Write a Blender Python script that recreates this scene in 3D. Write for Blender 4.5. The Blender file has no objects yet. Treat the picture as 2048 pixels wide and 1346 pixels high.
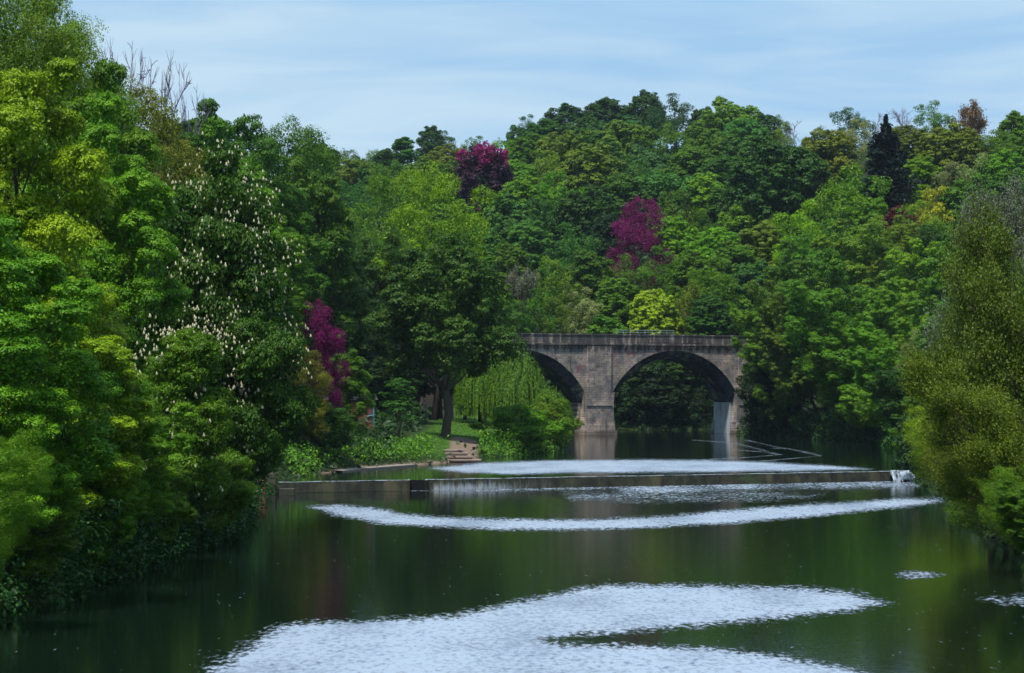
import bpy, math, random
import numpy as np

# ------------------------------------------------------------------ camera, sky, sun
SC = bpy.context.scene
F = 4817.0            # focal length in photo pixels (photo 2048 wide)
CX, HY = 1024.0, 772.0  # principal column and horizon row of the photo
EYE = 7.0
DROP = 0.75           # height of the weir
cam_d = bpy.data.cameras.new('camera'); cam = bpy.data.objects.new('camera', cam_d)
SC.collection.objects.link(cam)
cam.location = (0, 0, EYE); cam.rotation_euler = (math.radians(90), 0, 0)
cam_d.sensor_width = 36; cam_d.lens = 36 * F / 2048
cam_d.shift_y = (HY - 673) / 2048
cam_d.clip_start = 0.5; cam_d.clip_end = 20000
SC.camera = cam

SUN_EL, SUN_AZ = 66.0, 212.0      # azimuth from +Y, clockwise: behind the camera and to the right
def setup_world():
    w = bpy.data.worlds.new('World'); SC.world = w; w.use_nodes = True
    nt = w.node_tree; nt.nodes.clear(); N = nt.nodes.new; L = nt.links.new
    out = N('ShaderNodeOutputWorld'); bg = N('ShaderNodeBackground'); L(bg.outputs[0], out.inputs[0])
    sky = N('ShaderNodeTexSky'); sky.sky_type = 'NISHITA'; sky.sun_disc = False
    sky.sun_elevation = math.radians(SUN_EL); sky.sun_rotation = math.radians(SUN_AZ)
    sky.air_density = 1.0; sky.dust_density = 0.6; sky.ozone_density = 2.0
    tc = N('ShaderNodeTexCoord')
    mp = N('ShaderNodeMapping'); mp.inputs['Scale'].default_value = (2.2, 2.2, 16.0); L(tc.outputs['Generated'], mp.inputs[0])
    n1 = N('ShaderNodeTexNoise'); n1.inputs['Scale'].default_value = 2.6; n1.inputs['Detail'].default_value = 5; n1.inputs['Roughness'].default_value = .5
    n1.inputs['Distortion'].default_value = .6
    L(mp.outputs[0], n1.inputs['Vector'])
    rp = N('ShaderNodeValToRGB'); rp.color_ramp.elements[0].position = .36; rp.color_ramp.elements[1].position = .62
    rp.color_ramp.elements[0].color = (0,0,0,1); rp.color_ramp.elements[1].color = (1,1,1,1)
    L(n1.outputs['Fac'], rp.inputs[0])
    # thin high cloud veil, thicker and thinner in streaks: its own colour at sky strength
    veil = N('ShaderNodeMix'); veil.data_type = 'RGBA'
    veil.inputs['A'].default_value = (3.7, 6.2, 9.0, 1); veil.inputs['B'].default_value = (5.9, 7.9, 9.5, 1)
    L(rp.outputs[0], veil.inputs['Factor'])
    mx = N('ShaderNodeMix'); mx.data_type = 'RGBA'; mx.inputs['Factor'].default_value = .88
    L(sky.outputs[0], mx.inputs['A']); L(veil.outputs['Result'], mx.inputs['B'])
    L(mx.outputs['Result'], bg.inputs['Color']); bg.inputs['Strength'].default_value = 0.1
setup_world()
sd = bpy.data.lights.new('sun', 'SUN'); sun = bpy.data.objects.new('sun', sd); SC.collection.objects.link(sun)
sd.energy = 5.0; sd.angle = math.radians(5); sd.color = (1.0, .95, .86)
sun.rotation_euler = (math.radians(90 - SUN_EL), 0, math.radians(-SUN_AZ + 180 + 0))
# lamp looks along -Z; rotate so that light arrives from azimuth SUN_AZ
from mathutils import Vector, Matrix
_a = math.radians(SUN_AZ); _e = math.radians(SUN_EL)
_dir = Vector((math.sin(_a) * math.cos(_e), math.cos(_a) * math.cos(_e), math.sin(_e)))
sun.rotation_euler = _dir.to_track_quat('Z', 'Y').to_euler()
vs = SC.view_settings; SC.display_settings.display_device = 'sRGB'
vs.view_transform = 'Standard'; vs.look = 'None'; vs.exposure = 0.0; vs.gamma = 1.0
cy = SC.cycles
cy.use_denoising = True; cy.max_bounces = 5; cy.diffuse_bounces = 2; cy.glossy_bounces = 3
cy.transmission_bounces = 3; cy.transparent_max_bounces = 6; cy.caustics_reflective = False; cy.caustics_refractive = False
cy.use_adaptive_sampling = True; cy.adaptive_threshold = .02
cy.sample_clamp_indirect = 4

# ------------------------------------------------------------------ helpers
C = SC.collection
def mesh_np(name, verts, faces_flat, nper, mat, tint=None, smooth=False):
    """mesh from flat numpy arrays; every face has nper corners"""
    me = bpy.data.meshes.new(name)
    v = np.asarray(verts, np.float32).reshape(-1, 3); f = np.asarray(faces_flat, np.int32).ravel(); n = len(f) // nper
    me.vertices.add(len(v)); me.vertices.foreach_set('co', v.ravel())
    me.loops.add(len(f)); me.loops.foreach_set('vertex_index', f)
    me.polygons.add(n); me.polygons.foreach_set('loop_start', np.arange(0, n * nper, nper, dtype=np.int32))
    if smooth: me.polygons.foreach_set('use_smooth', np.ones(n, bool))
    me.update(calc_edges=True)
    if tint is not None:
        a = me.attributes.new('tint', 'FLOAT', 'POINT'); a.data.foreach_set('value', np.asarray(tint, np.float32))
    if mat: me.materials.append(mat)
    return me
def link(name, me, parent=None, loc=(0,0,0)):
    o = bpy.data.objects.new(name, me); C.objects.link(o); o.location = loc
    if parent: o.parent = parent
    return o
def tag(o, label=None, cat=None, group=None, kind=None):
    if label: o['label'] = label
    if cat: o['category'] = cat
    if group: o['group'] = group
    if kind: o['kind'] = kind
    return o
class MB:
    """collects quads and tris, builds one mesh"""
    def __init__(s): s.v = []; s.f = []
    def quad(s, *p):
        k = len(s.v); s.v += [tuple(q) for q in p]; s.f.append(tuple(range(k, k + len(p))))
    def box(s, x0, x1, y0, y1, z0, z1, taper=0):
        k = len(s.v); t = taper
        s.v += [(x0,y0,z0),(x1,y0,z0),(x1,y1,z0),(x0,y1,z0),(x0+t,y0+t,z1),(x1-t,y0+t,z1),(x1-t,y1-t,z1),(x0+t,y1-t,z1)]
        s.f += [tuple(k + i for i in q) for q in ((0,3,2,1),(4,5,6,7),(0,1,5,4),(1,2,6,5),(2,3,7,6),(3,0,4,7))]
    def grid(s, P):
        """P: rows x cols of points"""
        k = len(s.v); r = len(P); c = len(P[0])
        for row in P: s.v += [tuple(q) for q in row]
        for i in range(r - 1):
            for j in range(c - 1): s.f.append((k+i*c+j, k+i*c+j+1, k+(i+1)*c+j+1, k+(i+1)*c+j))
    def build(s, name, mat, parent=None, smooth=False, bevel=0):
        me = bpy.data.meshes.new(name); me.from_pydata(s.v, [], s.f); me.validate()
        if smooth: me.polygons.foreach_set('use_smooth', [True] * len(me.polygons))
        me.materials.append(mat); me.update()
        o = link(name, me, parent)
        if bevel:
            m = o.modifiers.new('bevel', 'BEVEL'); m.width = bevel; m.segments = 2; m.limit_method = 'ANGLE'
        return o
def tubes(segs, sides=5):
    """segs: list of polylines [(p, r), ...] -> flat arrays of one tube mesh"""
    V = []; Fc = []; k = 0
    for line in segs:
        P = np.array([p for p, r in line], float); R = np.array([r for p, r in line], float); n = len(P)
        T = np.gradient(P, axis=0); T /= np.linalg.norm(T, axis=1)[:, None] + 1e-9
        ref = np.where(np.abs(T[:, 2:3]) > .9, np.array([[1., 0, 0]]), np.array([[0, 0, 1.]]))
        A = np.cross(T, ref); A /= np.linalg.norm(A, axis=1)[:, None] + 1e-9; B = np.cross(T, A)
        th = np.arange(sides) * 2 * math.pi / sides
        ring = P[:, None] + R[:, None, None] * (np.cos(th)[None, :, None] * A[:, None] + np.sin(th)[None, :, None] * B[:, None])
        V.append(ring.reshape(-1, 3))
        i = np.arange(n - 1)[:, None] * sides; j = np.arange(sides)[None]; j2 = (j + 1) % sides
        Fc.append(np.stack([i + j, i + j2, i + sides + j2, i + sides + j], -1).reshape(-1, 4) + k)
        k += n * sides
    return np.concatenate(V), np.concatenate(Fc)

# ------------------------------------------------------------------ materials
def new_mat(name):
    m = bpy.data.materials.new(name); m.use_nodes = True; nt = m.node_tree; nt.nodes.clear()
    out = nt.nodes.new('ShaderNodeOutputMaterial'); return m, nt, nt.nodes.new, nt.links.new, out
def math_node(N, L, op, a, b=None, clamp=False):
    n = N('ShaderNodeMath'); n.operation = op; n.use_clamp = clamp
    for i, x in enumerate((a, b)):
        if x is None: continue
        if isinstance(x, (int, float)): n.inputs[i].default_value = x
        else: L(x, n.inputs[i])
    return n.outputs[0]
def mixc(N, L, f, a, b, mode='MIX'):
    n = N('ShaderNodeMix'); n.data_type = 'RGBA'; n.blend_type = mode
    for key, x in (('Factor', f), ('A', a), ('B', b)):
        if isinstance(x, (int, float)): n.inputs[key].default_value = x
        elif isinstance(x, tuple): n.inputs[key].default_value = x if len(x) == 4 else (*x, 1)
        else: L(x, n.inputs[key])
    return n.outputs['Result']
def noise(N, L, vec, scale, detail=4, rough=.55, dist=0):
    n = N('ShaderNodeTexNoise'); n.inputs['Scale'].default_value = scale; n.inputs['Detail'].default_value = detail
    n.inputs['Roughness'].default_value = rough; n.inputs['Distortion'].default_value = dist
    if vec is not None: L(vec, n.inputs['Vector'])
    return n.outputs['Fac']
def ramp(N, L, x, lo, hi):
    n = N('ShaderNodeMapRange'); n.interpolation_type = 'SMOOTHSTEP'; L(x, n.inputs['Value'])
    n.inputs['From Min'].default_value = lo; n.inputs['From Max'].default_value = hi
    return n.outputs['Result']
def objvec(N, L, sc=(1,1,1)):
    t = N('ShaderNodeTexCoord'); m = N('ShaderNodeMapping'); m.inputs['Scale'].default_value = sc
    L(t.outputs['Object'], m.inputs[0]); return m.outputs[0]

def leaf_mat(name='leaves', trans=.2, var=1.0):
    m, nt, N, L, out = new_mat(name)
    oi = N('ShaderNodeObjectInfo'); at = N('ShaderNodeAttribute'); at.attribute_name = 'tint'
    t = at.outputs['Fac']
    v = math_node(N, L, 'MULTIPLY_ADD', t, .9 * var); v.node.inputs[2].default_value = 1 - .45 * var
    c = mixc(N, L, 1.0, oi.outputs['Color'], (1,1,1), 'MULTIPLY')
    hs = N('ShaderNodeHueSaturation'); L(c, hs.inputs['Color']); L(v, hs.inputs['Value'])
    hue = math_node(N, L, 'MULTIPLY_ADD', t, -.035 * var); hue.node.inputs[2].default_value = .5 + .0175 * var
    L(hue, hs.inputs['Hue'])
    p = N('ShaderNodeBsdfPrincipled'); p.inputs['Roughness'].default_value = .55; p.inputs['Specular IOR Level'].default_value = .25
    L(hs.outputs[0], p.inputs['Base Color'])
    tr = N('ShaderNodeBsdfTranslucent'); 
    warm = mixc(N, L, 1.0, hs.outputs[0], (1.25, 1.15, .7), 'MULTIPLY'); L(warm, tr.inputs['Color'])
    mx = N('ShaderNodeMixShader'); mx.inputs[0].default_value = trans
    L(p.outputs[0], mx.inputs[1]); L(tr.outputs[0], mx.inputs[2]); L(mx.outputs[0], out.inputs[0])
    return m
LEAF = leaf_mat()
def bark_mat():
    m, nt, N, L, out = new_mat('bark')
    oi = N('ShaderNodeObjectInfo'); v = objvec(N, L, (4, 4, .8))
    f = noise(N, L, v, 3, 5)
    c = mixc(N, L, f, mixc(N, L, 1.0, oi.outputs['Color'], (.5,.5,.5), 'MULTIPLY'), mixc(N, L, 1.0, oi.outputs['Color'], (1.4,1.4,1.4), 'MULTIPLY'))
    p = N('ShaderNodeBsdfPrincipled'); p.inputs['Roughness'].default_value = .9; p.inputs['Specular IOR Level'].default_value = .1
    L(c, p.inputs['Base Color'])
    b = N('ShaderNodeBump'); b.inputs['Strength'].default_value = .6; b.inputs['Distance'].default_value = .05; L(f, b.inputs['Height']); L(b.outputs[0], p.inputs['Normal'])
    L(p.outputs[0], out.inputs[0]); return m
BARK = bark_mat()
def plain(name, col, rough=.8, var=.35, sc=6, spec=.2, bump=.3, dist=.02):
    m, nt, N, L, out = new_mat(name); v = objvec(N, L)
    f = noise(N, L, v, sc, 6, .6)
    c = mixc(N, L, f, tuple(x * (1 - var) for x in col), tuple(min(1, x * (1 + var)) for x in col))
    p = N('ShaderNodeBsdfPrincipled'); p.inputs['Roughness'].default_value = rough; p.inputs['Specular IOR Level'].default_value = spec
    L(c, p.inputs['Base Color'])
    b = N('ShaderNodeBump'); b.inputs['Strength'].default_value = bump; b.inputs['Distance'].default_value = dist; L(f, b.inputs['Height']); L(b.outputs[0], p.inputs['Normal'])
    L(p.outputs[0], out.inputs[0]); return m
def stone_mat(name, axis='xz', base=(.35,.30,.28), alt=(.16,.15,.165), red=(.30,.07,.10), bw=.75, bh=.34, soot=True, pale=0):
    m, nt, N, L, out = new_mat(name)
    tc = N('ShaderNodeTexCoord'); sp = N('ShaderNodeSeparateXYZ'); L(tc.outputs['Object'], sp.inputs[0])
    cb = N('ShaderNodeCombineXYZ'); L(sp.outputs['X' if axis[0] == 'x' else 'Y'], cb.inputs[0]); L(sp.outputs['Z'], cb.inputs[1])
    br = N('ShaderNodeTexBrick'); L(cb.outputs[0], br.inputs['Vector'])
    br.inputs['Scale'].default_value = 1; br.inputs['Brick Width'].default_value = bw; br.inputs['Row Height'].default_value = bh
    br.inputs['Mortar Size'].default_value = .018; br.inputs['Mortar Smooth'].default_value = .3
    br.inputs['Color1'].default_value = (.0,.0,.0,1); br.inputs['Color2'].default_value = (1,1,1,1); br.inputs['Mortar'].default_value = (.35,.35,.35,1)
    br.inputs['Bias'].default_value = 0
    bc = N('ShaderNodeSeparateColor'); L(br.outputs['Color'], bc.inputs[0]); blk = bc.outputs[0]
    v = tc.outputs['Object']
    n1 = noise(N, L, v, .35, 5, .6); n2 = noise(N, L, v, 1.6, 6, .65); n3 = noise(N, L, v, .16, 3)
    c = mixc(N, L, ramp(N, L, n1, .42, .6), base, alt)
    c = mixc(N, L, math_node(N, L, 'MULTIPLY', blk, .7), c, mixc(N, L, 1.0, c, (1.75,1.55,1.35), 'MULTIPLY'))
    c = mixc(N, L, math_node(N, L, 'MULTIPLY', ramp(N, L, noise(N, L, v, .3, 5, .7, .5), .5, .62), .6), c, (.36,.31,.22))
    c = mixc(N, L, math_node(N, L, 'MULTIPLY', ramp(N, L, noise(N, L, v, .22, 4, .7), .56, .68), .75), c, red)
    c = mixc(N, L, math_node(N, L, 'MULTIPLY', ramp(N, L, n2, .5, .72), .75), c, (.05,.05,.055))
    if soot:   # black crust washed down under the string course and cornice, in streaks
        mp = N('ShaderNodeMapping'); mp.inputs['Scale'].default_value = (.9, .9, .12); L(v, mp.inputs[0])
        st = noise(N, L, mp.outputs[0], 1.4, 5, .6)
        zz = ramp(N, L, sp.outputs['Z'], 11.2, 12.9)
        s = math_node(N, L, 'MULTIPLY', ramp(N, L, math_node(N, L, 'ADD', st, math_node(N, L, 'MULTIPLY', zz, .22)), .56, .74), .8)
        c = mixc(N, L, s, c, (.035,.035,.04))
        low = ramp(N, L, sp.outputs['Z'], 1.2, .3)
        c = mixc(N, L, math_node(N, L, 'MULTIPLY', low, .5), c, (.16,.12,.09))
    if pale:
        mp = N('ShaderNodeMapping'); mp.inputs['Scale'].default_value = (1, 1, .3); L(v, mp.inputs[0])
        st = noise(N, L, mp.outputs[0], 1.2, 6, .7)
        c = mixc(N, L, math_node(N, L, 'MULTIPLY', ramp(N, L, st, .28, .5), pale), c, (.55,.6,.66))
    mort = math_node(N, L, 'MULTIPLY', br.outputs['Fac'], .55)
    c = mixc(N, L, mort, c, (.06,.055,.05))
    p = N('ShaderNodeBsdfPrincipled'); p.inputs['Roughness'].default_value = .9; p.inputs['Specular IOR Level'].default_value = .15
    L(c, p.inputs['Base Color'])
    h = math_node(N, L, 'SUBTRACT', n2, math_node(N, L, 'MULTIPLY', br.outputs['Fac'], .8))
    b = N('ShaderNodeBump'); b.inputs['Strength'].default_value = .8; b.inputs['Distance'].default_value = .05; L(h, b.inputs['Height']); L(b.outputs[0], p.inputs['Normal'])
    L(p.outputs[0], out.inputs[0]); return m
ST_FACE = stone_mat('sandstone_ashlar')
ST_BARREL = stone_mat('sandstone_soffit', 'yz', base=(.045,.05,.08), alt=(.015,.018,.035), red=(.04,.03,.05), soot=False)  # the same sandstone with the shade under the arches put into its colour
ST_PALE = stone_mat('lit_abutment_stone', 'yz', base=(.2,.2,.22), alt=(.12,.12,.14), soot=False, pale=.65)  # light reaching the right abutment painted into the stone as pale blue-white
ST_WALL = stone_mat('bank_stone', base=(.08,.07,.055), alt=(.04,.045,.035), red=(.14,.08,.07), soot=False, bw=.8, bh=.35)
BRICK = stone_mat('red_brick', base=(.30,.075,.05), alt=(.20,.055,.05), red=(.28,.10,.15), soot=False, bw=.225, bh=.075)

# ------------------------------------------------------------------ river outline and terrain
LB = np.array([(-3000,-24),(-60,-22),(40,-19),(79,-17.2),(103,-16),(120,-14.5),(150,-16.5),(174,-17.8),(186,-16),(200,-13.2),(212,-8.6),(222,-5.0),(235,-2.2),(253,4.3),(270,6),(285,6.8),(320,6.4),(345,5.4),(370,4),(384,-4),(400,-30)], float)
RB = np.array([(-3000,26),(-60,24),(40,22),(95,20.5),(130,24.5),(165,29),(197,32.2),(215,36),(240,41),(270,44),(298,46.5),(312,42.5),(327,36.8),(337,33.5),(350,32.5),(362,31),(378,34),(388,45),(400,60)], float)
def xl(y): return np.interp(y, LB[:,0], LB[:,1])
def xr(y): return np.interp(y, RB[:,0], RB[:,1])
def weir_y(x): return 174.0 + (x + 18) * (23 / 49.0)
RIV_END = 386.0
def river_d(x, y):   # >0 inside the river
    return np.minimum(np.minimum(x - xl(y), xr(y) - x), RIV_END - y)
def sstep(a, b, x):
    t = np.clip((x - a) / (b - a), 0, 1); return t * t * (3 - 2 * t)
def px2x(px, Y): return (px - CX) / F * Y
def py2z(py, Y): return EYE + (HY - py) / F * Y

# palette: obj colours (linear base colours of leaves)
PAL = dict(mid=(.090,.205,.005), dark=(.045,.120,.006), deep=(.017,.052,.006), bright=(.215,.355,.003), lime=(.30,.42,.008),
           fresh=(.120,.270,.004), teal=(.062,.175,.016), blue=(.050,.135,.024), pale=(.24,.30,.09), olive=(.145,.185,.010), moss=(.125,.225,.008),
           rust=(.19,.10,.045), purple=(.21,.004,.11), plum=(.055,.022,.038), yellow=(.32,.38,.014), wine=(.12,.015,.03), willow=(.095,.190,.010),
           brown=(.075,.140,.008), grey=(.15,.16,.10), conifer=(.010,.026,.020), bare=(.16,.13,.19))
# (column, row of the top, width in photo px, distance m, kind, colour, height m or None, label)
T = []
def t(cx, top, w, Y, kind, col, h=None, label=None, cat=None): T.append(dict(cx=cx, top=top, w=w, Y=Y, kind=kind, col=col, h=h, label=label, cat=cat))
# --- hill skyline
t(1036,250,52,660,'round','blue',11); t(1062,228,56,655,'round','blue',12); t(1130,209,92,650,'round','blue',14); t(1212,194,92,650,'round','dark',14)
t(1291,180,80,650,'round','blue',15); t(1352,187,86,645,'round','dark',14); t(1466,192,120,640,'round','moss',15); t(1528,224,62,640,'round','blue',12)
t(1558,229,52,640,'feather','moss',11); t(1588,240,44,640,'bare','bare',10); t(1408,214,60,648,'round','blue',12)
t(1090,238,96,620,'round','dark',14); t(1245,228,104,615,'round','blue',14); t(1320,214,100,620,'round','blue',14); t(1175,236,90,620,'round','blue',14)
t(1412,232,96,610,'round','mid',14); t(1487,238,96,605,'round','teal',14); t(1550,258,80,605,'round','moss',13)
t(1062,266,90,585,'round','mid',14); t(1128,262,110,580,'round','moss',15); t(1236,243,140,580,'round','moss',15); t(1335,246,110,575,'round','mid',15)
t(1420,262,100,570,'round','mid',14); t(1500,272,100,565,'round','teal',14); t(1190,270,96,560,'round','dark',14)
t(1005,276,90,600,'round','fresh',12); t(950,272,70,610,'feather','mid',11)
t(1300,288,120,540,'round','blue',14); t(1385,292,110,530,'round','mid',15); t(1085,300,110,535,'round','moss',14); t(1448,308,90,520,'round','dark',14)
t(1180,285,140,505,'round','moss',20); t(1030,318,90,530,'round','fresh',13); t(1262,308,110,510,'round','teal',15)
t(1325,342,130,490,'round','teal',15); t(1405,345,100,490,'round','fresh',15); t(1245,348,110,480,'round','dark',16); t(1110,340,110,490,'round','fresh',16)
t(1045,352,110,490,'round','fresh',15); t(1460,360,90,480,'round','mid',15)
t(1010,388,110,460,'round','teal',15); t(1080,395,120,450,'round','teal',16); t(1170,372,130,450,'round','dark',17); t(1350,378,120,455,'feather','mid',15)
t(1220,430,90,435,'round','deep',15); t(1145,445,120,430,'round','teal',16); t(1060,440,100,435,'round','teal',15)
t(1278,393,118,424,'magenta','purple',17,'round magenta copper beech standing out in the middle of the green hillside above the bridge','tree')
t(1345,432,90,432,'round','fresh',15); t(1410,420,100,435,'round','mid',15); t(1395,455,90,422,'round','fresh',14); t(1440,455,110,418,'round','fresh',15)
# --- behind the bridge
t(1020,485,90,420,'round','mid',15); t(1100,512,120,410,'round','moss',15); t(1045,528,80,408,'twiggy','grey',13); t(1175,500,110,412,'round','mid',15)
t(1245,508,110,412,'feather','moss',15); t(1325,492,110,412,'round','mid',15); t(1385,500,90,410,'round','fresh',15); t(1130,560,90,402,'feather','moss',14)
t(1075,575,100,404,'feather','mid',14); t(1175,575,90,400,'round','pale',13); t(1235,556,100,402,'round','mid',14); t(1310,578,100,398,'round','lime',13,'bright yellow green rounded tree rising directly behind the right half of the bridge parapet','tree')
t(1375,560,90,400,'twiggy','olive',13); t(1435,520,110,402,'round','fresh',15); t(1470,480,100,410,'round','mid',15)
t(1420,590,90,396,'round','dark',13); t(1210,630,90,396,'round','mid',12); t(1030,600,90,398,'round','dark',13)
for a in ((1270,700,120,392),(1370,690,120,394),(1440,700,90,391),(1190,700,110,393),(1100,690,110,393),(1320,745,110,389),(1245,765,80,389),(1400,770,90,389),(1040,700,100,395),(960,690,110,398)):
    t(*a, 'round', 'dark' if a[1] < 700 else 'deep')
# --- back hill left of the middle
t(630,285,90,620,'round','dark',12); t(690,297,80,620,'round','mid',11); t(745,299,70,625,'feather','moss',11); t(806,274,74,630,'cone','teal',13)
t(862,252,58,640,'round','blue',15); t(893,262,52,640,'round','blue',13); t(900,285,90,600,'round','olive',12); t(775,296,60,610,'round','dark',10)
t(700,318,100,570,'round','moss',13); t(790,318,110,560,'round','mid',13); t(855,310,110,570,'round','moss',13); t(728,330,44,520,'cone','teal',15)
t(690,362,110,480,'feather','teal',14); t(760,350,110,500,'feather','mid',14); t(840,350,100,500,'round','mid',14); t(930,330,100,560,'feather','moss',13)
t(700,420,120,430,'feather','moss',14); t(640,330,90,500,'round','dark',13); t(905,395,110,470,'round','mid',14)
t(968,292,130,510,'beech','purple',19,'broad dark plum beech with magenta upper crown standing below the left skyline','tree')
t(960,455,110,430,'round','teal',15); t(975,540,110,405,'round','mid',14); t(940,600,100,380,'round','dark',14)
# --- left bank middle distance
t(868,330,215,300,'airy','bright',27,'tall yellow green tree rising behind the big riverside sycamore','tree')
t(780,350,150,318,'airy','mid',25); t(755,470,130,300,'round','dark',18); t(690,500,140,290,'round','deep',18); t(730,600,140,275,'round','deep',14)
t(890,474,270,246,'sycamore','dark',None,'large spreading sycamore with a pale bare lower trunk on the riverside lawn','tree')
t(608,318,190,262,'billow','mid',None); t(592,240,110,300,'feather','mid',None,'ragged tall tree with upswept tufts breaking the skyline left of the gap in the hills','tree')
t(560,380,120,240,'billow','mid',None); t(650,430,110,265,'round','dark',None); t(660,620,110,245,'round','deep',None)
t(800,600,120,285,'round','deep',14); t(960,560,100,300,'round','dark',18); t(930,620,120,330,'round','dark',15); t(1010,590,90,350,'round','mid',16)
t(800,756,80,226,'sapling','teal',None,'slender young silver green tree on the lawn just left of the big sycamore trunk','tree')
t(1032,690,125,288,'willow','willow',None,'weeping willow with hanging yellow green strands in front of the left bridge arch','tree')
t(965,700,110,296,'willow','mid',None,'darker weeping willow with a leaning trunk on the lawn behind the stone steps','tree')
t(1100,772,90,275,'willow','willow',None,'low drooping willow at the waters edge just left of the bridge pier','tree')
t(1042,808,165,250,'shrub','fresh',None,'bright green rounded willow shrub at the waters edge right of the stone steps','shrub')
t(1095,790,115,260,'shrub','moss',None,'olive green feathery shrub overhanging the water next to the bridge pier','shrub')
# --- left bank slope
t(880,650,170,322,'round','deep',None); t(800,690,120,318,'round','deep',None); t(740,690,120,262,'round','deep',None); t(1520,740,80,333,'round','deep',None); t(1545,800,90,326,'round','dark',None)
t(430,206,200,232,'billow','mid',None); t(486,236,100,238,'billow','mid',None); t(365,240,210,215,'billow','dark',None)
t(480,378,190,196,'billow','fresh',None); t(540,420,130,205,'billow','fresh',None); t(545,560,120,200,'billow','mid',None)
t(322,112,170,212,'bare','bare',None,'leafless mauve tree with upright forked branches high on the left skyline','tree')
t(242,82,150,208,'bare','bare',None,'leafless tree with thin mauve twigs further up the left skyline','tree')
t(378,170,110,215,'bare','bare',None,'small leafless tree lowest of the three bare trees on the left skyline','tree')
t(240,150,170,190,'airy','olive',None); t(150,45,190,172,'airy','mid',None); t(60,-40,200,158,'airy','moss',None); t(330,215,150,196,'twiggy','olive',None)
t(104,38,16,172,'shrub','purple',None,None,'tree') if False else None
t(10,-60,220,135,'airy','moss',None); t(170,120,180,135,'billow','mid',None)
# --- left foreground
t(35,122,330,98,'billow','bright',None,'bright yellow green maple filling the upper left foreground','tree')
t(190,190,300,118,'billow','fresh',None,'tall mid green maple between the bright foreground maple and the flowering chestnut','tree')
t(-10,440,420,84,'billow','fresh',None,'yellow green maple with low spreading tiers at the left edge','tree')
t(120,560,330,94,'billow','bright',None,'rounded bright green maple crown in the middle of the left foreground','tree')
t(215,760,280,97,'billow','fresh',None,'dark leaved low maple overhanging the water below the bright maple crown','tree')
t(0,860,220,76,'feather_near','fresh',None,'feathery light green tree in the bottom left corner over the water','tree')
t(425,300,270,131,'chestnut','dark',None,'tallest flowering horse chestnut with cream candles down its right side','tree')
t(470,640,260,127,'chestnut','dark',None,'low horse chestnut with cream candles and branches dipping into the water','tree')
t(350,660,200,112,'chestnut','mid',None,'flowering horse chestnut closest to the foreground maples with sparse cream candles','tree')
t(75,985,190,84,'billow','mid',None,'low mid green bush drooping to the water in the left foreground','bush')
t(190,940,200,95,'billow','fresh',None,'low fresh green bush over the waterline beneath the foreground maples','bush')
t(305,930,170,106,'billow','mid',None,'low green bush at the waterline between the maples and the chestnuts','bush')
t(420,900,180,117,'chestnut','mid',None,'lowest chestnut bough with a few cream candles touching the dark water','tree')
t(600,690,120,197,'feather_near','olive',None,'olive green fine leaved tree beside the flowering chestnuts','tree')
t(640,600,100,204,'magenta','purple',None,'narrow magenta tree cascading down behind the olive green tree on the left bank','tree')
t(698,700,92,212,'billow','mid',None,'mid green tree overhanging the calm water above the left end of the weir','tree')
t(650,800,100,200,'billow','dark',None)
# --- right bank
t(1524,600,90,326,'round','moss',None,'olive green tree hanging over the right end of the bridge','tree'); t(1575,485,150,336,'round','mid',None); t(1650,500,180,318,'round','mid',None); t(1715,440,190,352,'round','moss',None)
t(1575,560,130,318,'round','moss',None); t(1645,565,160,306,'round','fresh',None); t(1605,700,130,306,'round','fresh',None)
t(1545,700,90,326,'round','deep',None); t(1660,745,150,298,'round','fresh',None); t(1590,780,90,304,'round','mid',None); t(1730,760,120,288,'round','mid',None)
t(1770,560,140,300,'round','mid',None); t(1760,645,130,274,'round','fresh',None); t(1840,560,130,290,'round','mid',None); t(1830,480,140,330,'round','fresh',None)
t(1880,610,120,252,'round','teal',None); t(1835,660,80,262,'feather','pale',None); t(1905,470,150,315,'round','mid',None); t(1960,400,150,325,'round','mid',None)
t(1810,720,130,250,'billow','dark',None); t(1870,760,130,228,'billow','mid',None); t(1920,560,140,270,'round','teal',None)
t(1555,276,200,445,'round','dark',21); t(1650,258,120,480,'round','olive',15); t(1690,330,180,408,'feather','fresh',18); t(1605,400,120,400,'feather','bright',15)
t(1772,232,170,418,'cedar','conifer',23,'very dark pointed pine standing among pale green trees on the right hillside','tree')
t(1702,214,86,560,'feather','blue',13); t(1706,238,76,520,'round','pale',11); t(1750,226,50,560,'bare','bare',10); t(1805,214,60,560,'bare','bare',10); t(1645,250,50,570,'bare','bare',8)
t(1868,200,90,510,'round','fresh',14); t(1936,202,100,490,'twiggy','rust',14,'rust brown thinly leaved tree on the right skyline','tree'); t(1900,248,130,465,'round','olive',13); t(2032,224,80,480,'round','fresh',14)
t(1985,258,110,465,'round','moss',13); t(1815,250,90,500,'round','olive',12); t(1842,312,90,440,'round','bright',14); t(1905,322,100,435,'feather','pale',12); t(1955,305,100,430,'feather','pale',13)
t(2010,300,110,430,'round','fresh',14); t(1872,372,120,400,'feather','yellow',12); t(1803,412,40,392,'round','wine',8,'small dark red shrubby tree peeping out between yellow green crowns on the right hillside','tree')
t(1850,400,120,385,'round','moss',13); t(1945,350,130,400,'round','mid',14); t(2020,345,120,390,'round','mid',14); t(1870,450,120,360,'round','dark',13); t(1790,430,110,372,'round','moss',13)
t(1500,330,120,465,'round','dark',16); t(1480,410,110,440,'round','mid',15); t(1530,440,120,415,'round','moss',15); t(1600,470,110,372,'round','mid',15); t(1790,350,100,425,'round','mid',12); t(1745,395,90,400,'round','fresh',13)
t(1510,520,110,405,'round','teal',15); t(1640,440,110,385,'round','mid',14)
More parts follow.
